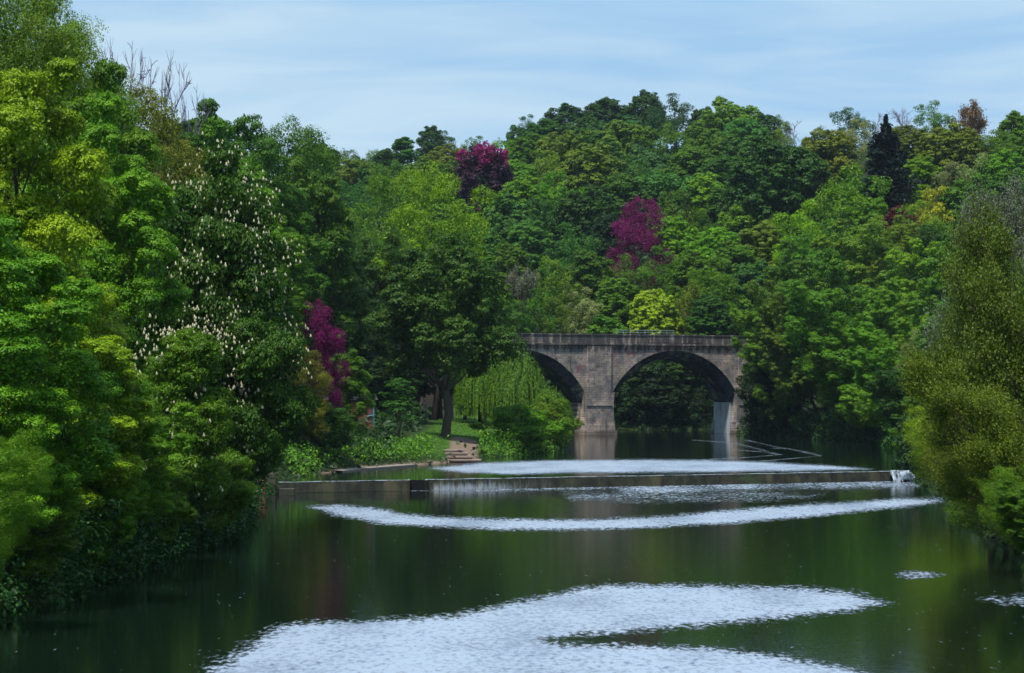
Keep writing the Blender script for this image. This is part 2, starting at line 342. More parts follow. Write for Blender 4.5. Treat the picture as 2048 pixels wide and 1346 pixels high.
t(2085,240,100,450,'round','mid',14); t(2090,330,130,380,'round','mid',14); t(2080,440,150,330,'round','dark',16)
t(2010,470,160,280,'round','mid',None); t(1960,600,140,230,'round','mid',None)
# --- right foreground
t(2030,345,230,150,'twiggy','grey',None,'grey twiggy tree high behind the large willow at the right edge','tree')
t(2030,395,330,114,'twiggy','brown',None,'large brownish thinly leaved willow overhanging the water at the right edge','tree')
t(1960,690,260,106,'twiggy','olive',None,'low spreading olive willow whose branches reach down over the water on the right','tree')
t(1985,520,240,128,'feather_near','brown',None,'brownish green fine leaved tree filling the right edge behind the large willow','tree')
t(1960,820,230,118,'feather_near','olive',None,'olive fine leaved tree low behind the drooping bush on the right','tree')
t(1900,770,180,165,'feather_near','bright',None,'bright yellow green willow beside the right end of the weir','tree')
t(1905,950,210,112,'feather_near','moss',None,'soft green feathery bush reaching furthest out over the water on the right','bush')
t(1945,930,190,99,'feather_near','moss',None,'drooping olive bush low over the water beneath the large right hand willow','shrub')
t(2055,960,110,97,'billow','mid',None,'dense green bush on the bank in the lower right corner','shrub')
t(1830,850,80,205,'shrub','mid',None,'ivy clump over the stone wall at the right end of the weir','shrub')

for _i, d in enumerate(T):     # mixed woodland: every fourth unnamed hill tree is a finer leaved kind
    if not d['label'] and d['kind'] == 'round' and d['Y'] > 375 and _i % 4 == 1: d['kind'] = 'feather'
# terrain control points: tree bases + the flat lawn + banks
cp = []
for d in T:
    d['X'] = px2x(d['cx'], d['Y']); d['zt'] = py2z(d['top'], d['Y'])
    if d['h']: cp.append((d['X'], d['Y'], d['zt'] - d['h']))
for y in range(-60, 390, 12):
    base = -.2 if y < 190 else 1.2
    for off, z in ((3, base + .4), (9, base + 1.6)):
        cp.append((float(xr(y)) + off, y, z))
        if not 190 < y < 350: cp.append((float(xl(y)) - off, y, z))
for y in range(196, 350, 12):      # lawn
    for x in np.arange(-15, float(xl(y)) - 1, 5): cp.append((x, y, 1.35))
for y in range(-60, 260, 20):     # left slope
    cp += [(float(xl(y)) - 20, y, 9), (float(xl(y)) - 32, y, 17), (float(xl(y)) - 60, y, 30), (float(xr(y)) + 28, y, 6), (float(xr(y)) + 60, y, 20)]
for y in range(260, 400, 20): cp += [(-30, y, 9), (-50, y, 18), (-80, y, 27)]
for x in range(10, 50, 6): cp += [(x, 391, 1.0)]
cp += [(x, y, 62) for x in range(-160, 400, 40) for y in (700, 780)] + [(-150, y, 45) for y in range(300, 700, 40)] + [(-110, y, 38) for y in range(300, 600, 40)]
CP = np.array(cp)
def K(x, y):
    x = np.atleast_1d(np.asarray(x, float)); y = np.atleast_1d(np.asarray(y, float)); out = np.empty(len(x))
    for i in range(0, len(x), 4000):
        xx = x[i:i+4000, None]; yy = y[i:i+4000, None]
        s = 7 + .022 * np.clip(yy, 0, 600)
        d2 = (xx - CP[:,0]) ** 2 + (yy - CP[:,1]) ** 2
        w = np.exp(-d2 / (2 * s * s)) + 1e-4 / (1 + (d2 / 900) ** 2)
        out[i:i+4000] = (w * CP[:,2]).sum(1) / w.sum(1)
    return out
def ground(x, y):
    x = np.atleast_1d(np.asarray(x, float)); y = np.atleast_1d(np.asarray(y, float))
    d = river_d(x, y); o = -d
    lvl = np.where(y < weir_y(x), -DROP, 0.0)
    bed = lvl - .25 - 1.5 * sstep(0, 4, d)
    bank = lvl - .25 + 1.3 * sstep(0, 2.6, o)
    k = K(x, y)
    far = bank * (1 - sstep(2, 12, o)) + k * sstep(2, 12, o)
    r = np.where(d > 0, bed, far)
    return r
def g1(x, y): return float(ground(x, y)[0])

def grid_mesh(name, xs, ys, zf, mat, attr=None):
    XX, YY = np.meshgrid(xs, ys); Z = zf(XX.ravel(), YY.ravel())
    V = np.stack([XX.ravel(), YY.ravel(), Z], 1); nx = len(xs); ny = len(ys)
    i = np.arange(ny - 1)[:, None] * nx + np.arange(nx - 1)[None]
    Fc = np.stack([i, i + 1, i + nx + 1, i + nx], -1).reshape(-1, 4)
    me = mesh_np(name, V, Fc, 4, mat, smooth=True)
    if attr:
        for k, fn in attr.items():
            a = me.attributes.new(k, 'FLOAT', 'POINT'); a.data.foreach_set('value', np.asarray(fn(V[:,0], V[:,1]), np.float32))
    return me

def ground_mat():
    m, nt, N, L, out = new_mat('bank_ground'); v = objvec(N, L)
    at = N('ShaderNodeAttribute'); at.attribute_name = 'lawn'; at2 = N('ShaderNodeAttribute'); at2.attribute_name = 'path'
    n1 = noise(N, L, v, .5, 6, .65); n2 = noise(N, L, v, 4, 5)
    c = mixc(N, L, n1, (.012,.02,.008), (.03,.055,.012))
    lawn = mixc(N, L, noise(N, L, v, .25, 5, .6), (.03,.085,.008), (.075,.16,.015))
    lawn = mixc(N, L, math_node(N, L, 'MULTIPLY', n2, .5), lawn, (.02,.06,.008))
    c = mixc(N, L, at.outputs['Fac'], c, lawn)
    c = mixc(N, L, ramp(N, L, math_node(N, L, 'ADD', at2.outputs['Fac'], math_node(N, L, 'MULTIPLY', math_node(N, L, 'SUBTRACT', n2, .5), .8)), .4, .6), c, (.20,.14,.11))
    p = N('ShaderNodeBsdfPrincipled'); p.inputs['Roughness'].default_value = .95; p.inputs['Specular IOR Level'].default_value = .1
    L(c, p.inputs['Base Color'])
    b = N('ShaderNodeBump'); b.inputs['Strength'].default_value = .8; b.inputs['Distance'].default_value = .2; L(n2, b.inputs['Height']); L(b.outputs[0], p.inputs['Normal'])
    L(p.outputs[0], out.inputs[0]); return m
gx = np.concatenate([[-3000,-1500,-700,-350], np.arange(-220,-60,8), np.arange(-60,80,1.6), np.arange(80,330,8), [400,600,1000,2000,3500]])
gy = np.concatenate([[-3000,-1000,-400,-150], np.arange(-100,40,6), np.arange(40,400,2.0), np.arange(400,840,8), [900,1100,1600,2600,5000]])
def lawn_at(x, y):
    o = -river_d(x, y)
    return sstep(.8, 2.2, o) * sstep(206, 216, y) * (1 - sstep(368, 375, y)) * sstep(-10.5, -8, x) * (1 - sstep(8, 12, x))
def path_at(x, y):
    # worn path leading from the steps back over the lawn, and the bare shore strip
    cxp = -4.6 - .02 * (y - 232); a = (1 - sstep(.6, 2.2, np.abs(x - cxp))) * sstep(226, 230, y) * (1 - sstep(246, 256, y))
    o = -river_d(x, y); b = (1 - sstep(.6, 1.6, o)) * sstep(-1, -.2, o) * sstep(188, 196, y) * (1 - sstep(224, 236, y)) * .8
    return np.maximum(a * .8, b * (x < 0))
gme = grid_mesh('ground', gx, gy, ground, ground_mat(), dict(lawn=lawn_at, path=path_at))
tag(link('ground', gme), kind='structure')

# ------------------------------------------------------------------ water
def poly_sd(px, py, poly, sy=1.0):
    """signed distance to a polygon, positive inside"""
    P = np.array(poly, float); n = len(P); inside = np.zeros(len(px), bool); dist = np.full(len(px), 1e9)
    for i in range(n):
        a = P[i]; b = P[(i + 1) % n]
        with np.errstate(divide='ignore', invalid='ignore'):
            c = ((a[1] > py) != (b[1] > py)) & (px < (b[0] - a[0]) * (py - a[1]) / (b[1] - a[1] + 1e-12) + a[0])
        inside ^= c
        ab = b - a; tt = np.clip(((px - a[0]) * ab[0] + (py - a[1]) * ab[1] * sy * sy) / (ab[0] ** 2 + ab[1] ** 2 * sy * sy + 1e-9), 0, 1)
        dist = np.minimum(dist, np.hypot(px - a[0] - tt * ab[0], (py - a[1] - tt * ab[1]) * sy))
    return np.where(inside, dist, -dist)
SHEEN_FOAM_LOW = [  # sky reflection on ripples painted as pale patches, and weir froth: outline, softness, strength
 ([(380,1380),(430,1335),(500,1295),(548,1256),(600,1246),(700,1242),(900,1234),(1000,1212),(1100,1190),(1200,1173),(1330,1170),(1480,1173),(1600,1176),(1700,1184),(1772,1206),(1700,1220),(1560,1236),(1400,1250),(1250,1262),(1130,1272),(1085,1280),(1130,1290),(1250,1292),(1420,1296),(1560,1312),(1680,1334),(1760,1350),(1600,1600),(300,1600)], 9, 1.0),
 ([(622,1014),(680,1009),(740,1014),(800,1026),(870,1034),(1000,1038),(1180,1040),(1330,1032),(1450,1022),(1600,1009),(1760,1001),(1900,993),(1960,990),(1870,1006),(1760,1018),(1600,1034),(1450,1047),(1300,1055),(1150,1059),(1000,1059),(850,1053),(760,1046),(680,1032)], 5, .95),
 ([(1230,974),(1400,966),(1600,962),(1780,957),(1840,962),(1880,970),(1780,976),(1600,976),(1400,984),(1250,992)], 5, .66),
 ([(1130,985),(1400,980),(1640,990),(1560,1000),(1300,1004),(1150,1000)], 7, .42),
 ([(860,972),(1000,974),(1240,970),(1260,977),(1000,983),(860,982)], 3, .5),
 ([(1790,1146),(1840,1141),(1890,1150),(1850,1158),(1800,1156)], 4, .7),
 ([(1955,1196),(2060,1186),(2090,1214),(2000,1208)], 5, .55),
 ([(420,1346),(480,1290),(620,1270),(640,1346)], 20, .35)]
SHEEN_UP = [([(860,936),(960,925),(1080,921),(1250,919),(1420,920),(1560,925),(1660,931),(1740,938),(1600,941),(1400,943),(1200,945),(1020,948),(930,945)], 3.5, .95)]  # ruffled water upstream: sky reflection painted as a pale patch
def lines_mask(px, py, lines, w):
    m = np.zeros(len(px))
    for ln in lines:
        for a, b in zip(ln[:-1], ln[1:]):
            ax, ay = a; bx, by = b; dx = bx - ax; dy = (by - ay) * 6
            tt = np.clip(((px - ax) * dx + (py - ay) * 6 * dy) / (dx * dx + dy * dy), 0, 1)
            d = np.hypot(px - ax - tt * dx, (py - ay) * 6 - tt * dy)
            m = np.maximum(m, 1 - sstep(w * .3, w, d))
    return m
WAKES = [[(1390,880),(1470,886),(1520,899),(1558,909),(1500,914),(1400,919)], [(1492,880),(1560,895),(1600,901),(1642,911),(1580,917),(1520,922)], [(1470,899),(1530,904),(1555,908)], [(1550,896),(1576,896)]]
def proj(x, y, z):
    yy = np.maximum(y, 30); return CX + x / yy * F, HY + (EYE - z) / yy * F
def sheen_foam_low(x, y):
    px, py = proj(x, y, -DROP); m = np.zeros(len(x))
    for poly, soft, s in SHEEN_FOAM_LOW: m = np.maximum(m, s * sstep(-3.4 * soft, 3.0 * soft, poly_sd(px, py, poly, 2.5)))
    # churned strip at the foot of the weir
    dw = weir_y(x) - y; m = np.maximum(m, .55 * (1 - sstep(.8, 2.2, dw)) * sstep(-9, -7, x))
    return m * (y > 30)
def sheen_up(x, y):
    px, py = proj(x, y, 0); m = np.zeros(len(x))
    for poly, soft, s in SHEEN_UP: m = np.maximum(m, s * sstep(-3.4 * soft, 3.0 * soft, poly_sd(px, py, poly, 2.5)))
    m = np.maximum(m, .44 * lines_mask(px, py, WAKES, 7))
    return m
def water_mat():
    m, nt, N, L, out = new_mat('river_water'); tc = N('ShaderNodeTexCoord'); v = tc.outputs['Object']
    at = N('ShaderNodeAttribute'); at.attribute_name = 'sheen_foam'; fo = at.outputs['Fac']
    def mp(sc, rot=0):
        q = N('ShaderNodeMapping'); q.inputs['Scale'].default_value = sc; q.inputs['Rotation'].default_value = (0, 0, rot); L(v, q.inputs[0]); return q.outputs[0]
    fine = noise(N, L, mp((5.5, 2.0, 1), .04), 1.0, 4, .7)
    mid = noise(N, L, mp((1.5, .8, 1), -.05), 1.0, 4, .7); big = noise(N, L, mp((.30, .10, 1), .1), 1.0, 3, .5)
    nn = math_node(N, L, 'ADD', math_node(N, L, 'MULTIPLY', fine, .7), math_node(N, L, 'MULTIPLY', mid, .3))
    n2_ = math_node(N, L, 'MULTIPLY_ADD', nn, 2.3); n2_.node.inputs[2].default_value = -.65
    s = math_node(N, L, 'ADD', math_node(N, L, 'MULTIPLY', math_node(N, L, 'SUBTRACT', fo, .5), .50), n2_)
    s = math_node(N, L, 'ADD', s, math_node(N, L, 'MULTIPLY', math_node(N, L, 'SUBTRACT', big, .5), .35))
    mask = math_node(N, L, 'MULTIPLY', ramp(N, L, s, .40, .80), .92)
    mask = math_node(N, L, 'MULTIPLY', mask, ramp(N, L, fo, .02, .15))
    core = math_node(N, L, 'MULTIPLY', ramp(N, L, math_node(N, L, 'ADD', fo, math_node(N, L, 'MULTIPLY', math_node(N, L, 'SUBTRACT', n2_, .5), .6)), .62, .95), .82); mask = math_node(N, L, 'MAXIMUM', mask, core)
    speck = noise(N, L, mp((7.0, 1.6, 1), .3), 1.0, 2, .5)
    mask = math_node(N, L, 'MAXIMUM', mask, math_node(N, L, 'MULTIPLY', ramp(N, L, speck, .72, .77), .35))  # sparkle on the calm water painted as pale specks
    # clear peaty water: glossy, dark green-brown body
    p = N('ShaderNodeBsdfPrincipled'); p.inputs['Base Color'].default_value = (.004,.010,.006,1); p.inputs['Roughness'].default_value = .035
    p.inputs['IOR'].default_value = 1.33; p.inputs['Specular IOR Level'].default_value = .5
    # fine bump on calm water, strong where the current ruffles it
    hgt = math_node(N, L, 'ADD', math_node(N, L, 'MULTIPLY', noise(N, L, mp((1.3, 3.2, 1)), 1.0, 5, .65), .008),
                    math_node(N, L, 'MULTIPLY', math_node(N, L, 'MULTIPLY', mask, nn), .25))
    b = N('ShaderNodeBump'); b.inputs['Strength'].default_value = .55; b.inputs['Distance'].default_value = 1.0; L(hgt, b.inputs['Height'])
    L(b.outputs[0], p.inputs['Normal'])
    fm = N('ShaderNodeBsdfPrincipled'); fm.inputs['Roughness'].default_value = .5
    L(mixc(N, L, ramp(N, L, math_node(N, L, 'ADD', math_node(N, L, 'MULTIPLY', fine, .5), math_node(N, L, 'MULTIPLY', big, .5)), .38, .58), (.21,.265,.36), (.32,.39,.50)), fm.inputs['Base Color'])  # pale sky reflection put into the colour, along with weir froth
    mx = N('ShaderNodeMixShader'); L(mask, mx.inputs[0]); L(p.outputs[0], mx.inputs[1]); L(fm.outputs[0], mx.inputs[2]); L(mx.outputs[0], out.inputs[0])
    return m
WATER = water_mat()
def water_sheet(name, us, vs_, y0f, y1f, z, sheen_foam):
    """grid across the river; rows run from y0f(x) to y1f(x)"""
    U, Vv = np.meshgrid(us, vs_); y0 = y0f(U); y1 = y1f(U); Y = y0 + (y1 - y0) * Vv
    V = np.stack([U.ravel(), Y.ravel(), np.full(U.size, z)], 1); nx = len(us); ny = len(vs_)
    i = np.arange(ny - 1)[:, None] * nx + np.arange(nx - 1)[None]
    me = mesh_np(name, V, np.stack([i, i + 1, i + nx + 1, i + nx], -1).reshape(-1, 4), 4, WATER)
    a = me.attributes.new('sheen_foam', 'FLOAT', 'POINT'); a.data.foreach_set('value', sheen_foam(V[:,0], V[:,1]).astype(np.float32))
    o = link(name, me); tag(o, kind='structure'); return o
us = np.arange(-30, 52.1, .5)
rows = np.concatenate([np.linspace(0, .92, 12)[:-1] ** 1, np.linspace(0, 1, 2)[:0]])
v_low = np.concatenate([[-3000, -500, -100, 0, 20], np.arange(40, 186, .4)]);
def lowrow():
    U, Yv = np.meshgrid(us, v_low); return U, Yv
# below the weir: rows at fixed distances, last rows follow the weir line
def sheet_low():
    yy = v_low; U, Y = np.meshgrid(us, yy); wy = weir_y(U) + .25
    Y = np.where(Y > 40, 40 + (Y - 40) * (wy - 40) / (yy[-1] - 40), Y)
    V = np.stack([U.ravel(), Y.ravel(), np.full(U.size, -DROP)], 1); nx = len(us); ny = len(yy)
    i = np.arange(ny - 1)[:, None] * nx + np.arange(nx - 1)[None]
    me = mesh_np('river_water', V, np.stack([i, i + 1, i + nx + 1, i + nx], -1).reshape(-1, 4), 4, WATER)
    a = me.attributes.new('sheen_foam', 'FLOAT', 'POINT'); a.data.foreach_set('value', sheen_foam_low(V[:,0], V[:,1]).astype(np.float32))
    tag(link('river_water', me), kind='structure')
sheet_low()
water_sheet('river_water', us, np.linspace(0, 1, 260), lambda u: weir_y(u) + .3, lambda u: u * 0 + 392.0, -.02, sheen_up)

# ------------------------------------------------------------------ foliage
def unit(n, rng):
    d = rng.normal(size=(n, 3)); return d / (np.linalg.norm(d, axis=1)[:, None] + 1e-9)
def quads(cen, nor, size, asp, rng, tan=None):
    """diamond leaf (clump) faces"""
    n = len(cen); r = unit(n, rng) if tan is None else tan
    nor = nor / (np.linalg.norm(nor, axis=1)[:, None] + 1e-9)
    t1 = np.cross(nor, r); t1 /= np.linalg.norm(t1, axis=1)[:, None] + 1e-9; t2 = np.cross(nor, t1)
    if tan is not None: t1, t2 = t2, t1
    s = (size * rng.uniform(.6, 1.3, n))[:, None]; a = s * asp
    k = nor * s * .18
    V = np.stack([cen - t1 * s * .5, cen + t2 * a * .5 - t1 * s * .08 + k, cen + t1 * s * .5, cen - t2 * a * .5 - t1 * s * .08 + k], 1).reshape(-1, 3)
    return V
def leaf_mesh(name, V, tint):
    n = len(V) // 4; return mesh_np(name, V, np.arange(n * 4), 4, LEAF, np.repeat(tint, 4))

def crown(seed, R, z0, z1, nl, ns, nf, leaf, tier=.85, sfr=(.26,.42), flat=.62, lr=(.28,.42), shape='round', up=.4, rnd=.55, asp=.62, fill=.25, inner=.2, hollow=0, squeeze=1.0, droop=0):
    rng = np.random.default_rng(seed); Hc = z1 - z0; zc = (z0 + z1) / 2
    i = np.arange(nl) + .5; zz = 1 - 1.72 * i / nl; th = i * 2.399963 + rng.uniform(0, 6); jt = .13 if nl < 60 else .07; q = np.sqrt(np.maximum(0, 1 - zz * zz))
    D = np.stack([q * np.cos(th), q * np.sin(th), zz], 1) + rng.normal(0, jt, (nl, 3))
    r = rng.uniform(*lr, nl) * R
    f = 1 - r / R * .85; ins = rng.random(nl) < inner; f = np.where(ins, f * rng.uniform(.3, .75, nl), f) * rng.uniform(.90, 1.06, nl)
    Cn = np.stack([D[:,0] * R * f, D[:,1] * R * f, zc + D[:,2] * Hc / 2 * f], 1)
    h = (Cn[:,2] - z0) / Hc
    if shape == 'cone': k = np.clip(1.25 - 1.12 * h, .08, 1); Cn[:,:2] *= k[:,None]; r *= np.clip(k + .25, .3, 1)
    elif shape == 'dome': k = np.where(h < .5, 1.05, 1.0); Cn[:,:2] *= k[:,None]
    elif shape == 'tall': k = np.clip(1.15 - .5 * h, .4, 1); Cn[:,:2] *= k[:,None]; r *= np.clip(k + .1, .5, 1)
    # sub-lobes on each lobe, biased outward and up
    d = unit(nl * ns, rng); out = np.repeat(Cn - np.array([0, 0, zc - Hc * .15]), ns, 0); out /= np.linalg.norm(out, axis=1)[:, None]
    d = d + out * .55 + np.array([0, 0, .25]); d /= np.linalg.norm(d, axis=1)[:, None]
    rr = np.repeat(r, ns)[:, None]; Sc = np.repeat(Cn, ns, 0) + d * rr * rng.uniform(.7, 1.0, (nl * ns, 1)) * np.array([1, 1, tier])
    sr = rr[:, 0] * rng.uniform(*sfr, nl * ns)
    stint = np.repeat(rng.uniform(0, 1, nl), ns) * .35 + rng.uniform(0, 1, nl * ns) * .3
    # leaves on sub-lobe shells
    n = nl * ns * nf; e = unit(n, rng); e[:, 2] = np.where(rng.random(n) < .62, np.abs(e[:, 2]), e[:, 2])
    R2 = np.repeat(sr, nf)[:, None]; P = np.repeat(Sc, nf, 0) + e * R2 * rng.uniform(.6, 1.12, (n, 1)) * np.array([1, 1, flat])
    nor = e * np.array([1, 1, 1 / flat]) + np.array([0, 0, up]) + rng.normal(0, rnd, (n, 3)) + np.repeat(d, nf, 0) * .5
    tan = None
    if droop:
        tan = e * np.array([.5, .5, 0]) + np.array([0, 0, -droop]) + rng.normal(0, .35, (n, 3))
        tan /= np.linalg.norm(tan, axis=1)[:, None]
    V = [quads(P, nor, leaf, asp, rng, tan)]; tn = [np.clip(np.repeat(stint, nf) + rng.uniform(0, .22, n), 0, 1)]
    # inner leaves that close the crown
    m = int(n * fill)
    if m:
        b = rng.integers(0, nl, m); P2 = Cn[b] + unit(m, rng) * (r[b] * rng.random(m) ** .5 * .9)[:, None]
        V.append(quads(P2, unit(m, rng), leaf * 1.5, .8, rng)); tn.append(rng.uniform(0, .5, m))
    return np.concatenate(V), np.concatenate(tn), Cn, r, Sc, sr, d
def trunk_mesh(seed, H, r0, targets, zfork, sides=7, lean=0):
    rng = np.random.default_rng(seed + 7); segs = []; n = 7
    top = H * .75; P = []
    for k in range(n):
        u = k / (n - 1); P.append((np.array([lean * u * H + rng.normal(0, .012 * H) * (u > 0), rng.normal(0, .012 * H) * (u > 0), u * top]), r0 * (1.25 if k == 0 else 1) * (1 - .8 * u)))
    segs.append(P)
    tz = np.array([p[0][2] for p in P])
    for c in targets:
        z = np.clip(c[2] - np.hypot(c[0], c[1]) * rng.uniform(.5, 1.1), zfork, top * .9); u = z / top
        s = np.array([np.interp(z, tz, [p[0][0] for p in P]), np.interp(z, tz, [p[0][1] for p in P]), z]); rb = r0 * (1 - .75 * u) * .5
        mid_ = s * .5 + c * .5 + np.array([0, 0, -.06 * H * rng.random()]) + rng.normal(0, .02 * H, 3)
        segs.append([(s, rb), (s * .7 + mid_ * .3, rb * .85), (mid_, rb * .6), (c, rb * .22)])
    V, Fc = tubes(segs, sides)
    return mesh_np('trunk', V, Fc, 4, BARK, smooth=True)

PROTO = {}  # shared tree meshes, one per kind, distance class and build
def proto(kind, lod, var, cls=1):
    """returns dict(mesh parts, H, W)"""
    key = (kind, lod, var, cls)
    if key in PROTO: return PROTO[key]
    seed = abs(hash((kind, lod))) % 1 + var * 101 + {'far':1,'mid':2,'near':3}[lod] * 1000 + sum(map(ord, kind)) * 7
    lf = {'far': .31, 'mid': .205, 'near': .145}[lod]; q = {'far': 1, 'mid': 2.6, 'near': 4.6}[lod]
    R, H = 6.5, (11.5, 17.0, 25.0)[cls]; hs = (.78, 1.0, 1.35)[cls]; parts = []; lobes = None
    if kind in ('round', 'billow', 'sycamore', 'beech'):
        nl = int({'far': 66, 'mid': 44, 'near': 50}[lod] * hs); ns = {'far': 13, 'mid': 16, 'near': 20}[lod]; nf = {'far': 56, 'mid': 100, 'near': 150}[lod]
        z0 = {'sycamore': 3.0}.get(kind, 1.0 if lod != 'near' else -.2)
        lrr = {'far': (.20, .29), 'mid': (.20, .33), 'near': (.19, .31)}[lod]
        V, tn, Cn, r, Sc, sr, d = crown(seed, R, z0, H, nl, ns, nf, lf, tier={'far': .8, 'mid': .75, 'near': .66}[lod], sfr=(.24, .36) if lod != 'far' else (.28, .4), flat=.65, lr=lrr, up=.6, rnd=.38, asp=.7, fill=.18, shape=('dome', 'round', 'dome', 'round')[var % 4], inner=.12)
        lobes = Cn; extra = (Sc, sr, d)
        parts.append(('crown', leaf_mesh('crown', V, tn)))
        parts.append(('trunk', trunk_mesh(seed, H, .42, Cn[::3], 4)))
    elif kind in ('feather', 'feather_near', 'airy', 'magenta', 'shrub'):
        nl = int({'far': 26, 'mid': 36, 'near': 46}[lod] * hs); ns = {'far': 11, 'mid': 14, 'near': 18}[lod]; nf = {'far': 40, 'mid': 62, 'near': 95}[lod]
        V, tn, Cn, r, Sc, sr, d = crown(seed, R, .6 if kind != 'shrub' else -1.5, H, nl, ns, nf, lf * (.95 if kind != 'shrub' else 1.6), flat=.9, lr=(.22, .36), up=.3, rnd=.8, asp=.42, fill=.16, shape='dome' if var % 2 else 'round', inner=.15)
        parts.append(('crown', leaf_mesh('crown', V, tn))); parts.append(('trunk', trunk_mesh(seed, H, .34, Cn[::2], 3)))
        lobes = Cn
    elif kind == 'chestnut':
        V, tn, Cn, r, Sc, sr, d = crown(seed, R, -.5, H, int(46 * hs), 17, 90, .24, tier=.7, flat=.8, lr=(.24, .36), up=.25, rnd=.45, asp=.42, fill=.3, shape=('dome', 'round', 'tall')[var % 3], inner=.1, droop=1.2)
        parts.append(('crown', leaf_mesh('crown', V, tn))); parts.append(('trunk', trunk_mesh(seed, H, .45, Cn[::3], 4)))
        lobes = Cn; PROTO[('sub', key)] = (Sc, sr, d)
    elif kind == 'cone':
        V, tn, Cn, r, Sc, sr, d = crown(seed, 4.2, .5, H, 26, 11, 34, lf, flat=.8, shape='cone', up=.3)
        parts.append(('crown', leaf_mesh('crown', V, tn))); parts.append(('trunk', trunk_mesh(seed, H, .3, Cn[::5], 3))); R = 4.2
    elif kind == 'cedar':
        rng = np.random.default_rng(seed); V = []; tn = []; targets = []
        for k in range(17):
            u = k / 16; z = 1.5 + u * 15; rad = 6.3 * (1 - u) ** .85 + .12
            for j in range(7 if u < .9 else 3):
                a = rng.uniform(0, 6.28); L_ = rad * rng.uniform(.65, 1.1); dr = np.array([math.cos(a), math.sin(a), .1])
                n = 130; s = rng.random(n) ** .7; P = np.array([0, 0, z]) + dr * (s * L_)[:, None]
                P[:, 2] += rng.normal(0, .22, n) - .05 * L_ * s; P += np.cross(dr, [0, 0, 1]) * (rng.normal(0, .2, n) * (L_ * .9) * np.sqrt(s))[:, None]
                V.append(quads(P, np.array([0, 0, 1.]) + rng.normal(0, .5, (n, 3)), .5, .5, rng)); tn.append(rng.uniform(0, .8, n)); targets.append(np.array([0, 0, z]) + dr * L_ * .9)
        parts.append(('crown', leaf_mesh('crown', np.concatenate(V), np.concatenate(tn)))); parts.append(('trunk', trunk_mesh(seed, H * 1.2, .4, targets[::2], 1.5)))
    elif kind == 'willow':
        rng = np.random.default_rng(seed); V = []; tn = []; Cn = []
        nS = 620
        for k in range(nS):
            a = rng.uniform(0, 6.28); q_ = math.sqrt(rng.random()); rad = R * q_; ztop = H - 1 - 7.5 * q_ ** 2.2 + rng.normal(0, .6)
            L_ = rng.uniform(.45, .9) * max(2.5, ztop - .6); n = int(34 + L_ * 9); s = rng.random(n)
            clump = rng.normal(0, .18, 2)
            P = np.stack([math.cos(a) * rad + clump[0] * s + rng.normal(0, .10, n) + .5 * math.cos(a) * np.sin(s * 1.5), math.sin(a) * rad + clump[1] * s + rng.normal(0, .10, n) + .5 * math.sin(a) * np.sin(s * 1.5), ztop - s * L_], 1)
            tan = np.stack([rng.normal(0, .2, n), rng.normal(0, .2, n), -np.ones(n)], 1); tan /= np.linalg.norm(tan, axis=1)[:, None]
            nr = np.stack([math.cos(a) + rng.normal(0, .5, n), math.sin(a) + rng.normal(0, .5, n), .35 + rng.normal(0, .3, n)], 1)
            V.append(quads(P, nr, .42, .32, rng, tan)); tn.append(np.clip(rng.random() * .6 + rng.uniform(0, .4, n), 0, 1))
            if k % 30 == 0: Cn.append(np.array([math.cos(a) * rad, math.sin(a) * rad, ztop - .3]))
        parts.append(('crown', leaf_mesh('crown', np.concatenate(V), np.concatenate(tn)))); parts.append(('trunk', trunk_mesh(seed, H, .5, Cn, 4, lean=.10)))
    elif kind == 'sapling':
        V, tn, Cn, r, Sc, sr, d = crown(seed, 3.2, 2.5, H, 26, 8, 26, .34, flat=.9, lr=(.25, .4), rnd=.8, asp=.45, fill=0, shape='tall', inner=.3); R = 3.2
        parts.append(('crown', leaf_mesh('crown', V, tn))); parts.append(('trunk', trunk_mesh(seed, H, .22, Cn[::2], 2)))
    elif kind in ('bare', 'twiggy'):
        rng = np.random.default_rng(seed); segs = []; tips = []
        def grow(p, dr, L_, r_, lev):
            r_ = max(r_, .026 if kind == 'bare' else .012)
            q_ = p + dr * L_ * .5 + rng.normal(0, .05 * L_, 3); e_ = p + dr * L_ + rng.normal(0, .08 * L_, 3) + np.array([0, 0, .05 * L_])
            segs.append([(p, r_), (q_, r_ * .8), (e_, r_ * .55)])
            if lev == 0: tips.append((p, e_)); return
            for k in range(4 if lev > 1 else 5):
                u = rng.uniform(.35, 1.0); b = p + (e_ - p) * u
                nd = dr + rng.normal(0, .55, 3); nd[2] = nd[2] * .8 + (.28 if kind == 'bare' else .12); nd /= np.linalg.norm(nd)
                grow(b, nd, L_ * rng.uniform(.5, .74), r_ * .5, lev - 1)
        nb = 7 if kind == 'bare' else 14; lv = 3 if kind == 'bare' else 3
        st = np.array([0, 0, 0.]); segs.append([(st, .34), (np.array([.1, 0, 4.]), .28), (np.array([0, .1, 9.]), .14), (np.array([.1, .1, 13.]), .05)])
        for k in range(nb):
            z = rng.uniform(2.0, 10.5); a = k * 2.4; u = z / 11; el = .35 + .7 * u if kind == 'bare' else .15 + .7 * u
            grow(np.array([0, 0, z]), np.array([math.cos(a) * math.cos(el), math.sin(a) * math.cos(el), math.sin(el)]), (4.4 - 1.6 * u), .13, lv)
        V, Fc = tubes(segs, 3); thin = 1
        parts.append(('trunk', mesh_np('trunk', V, Fc, 4, BARK)))
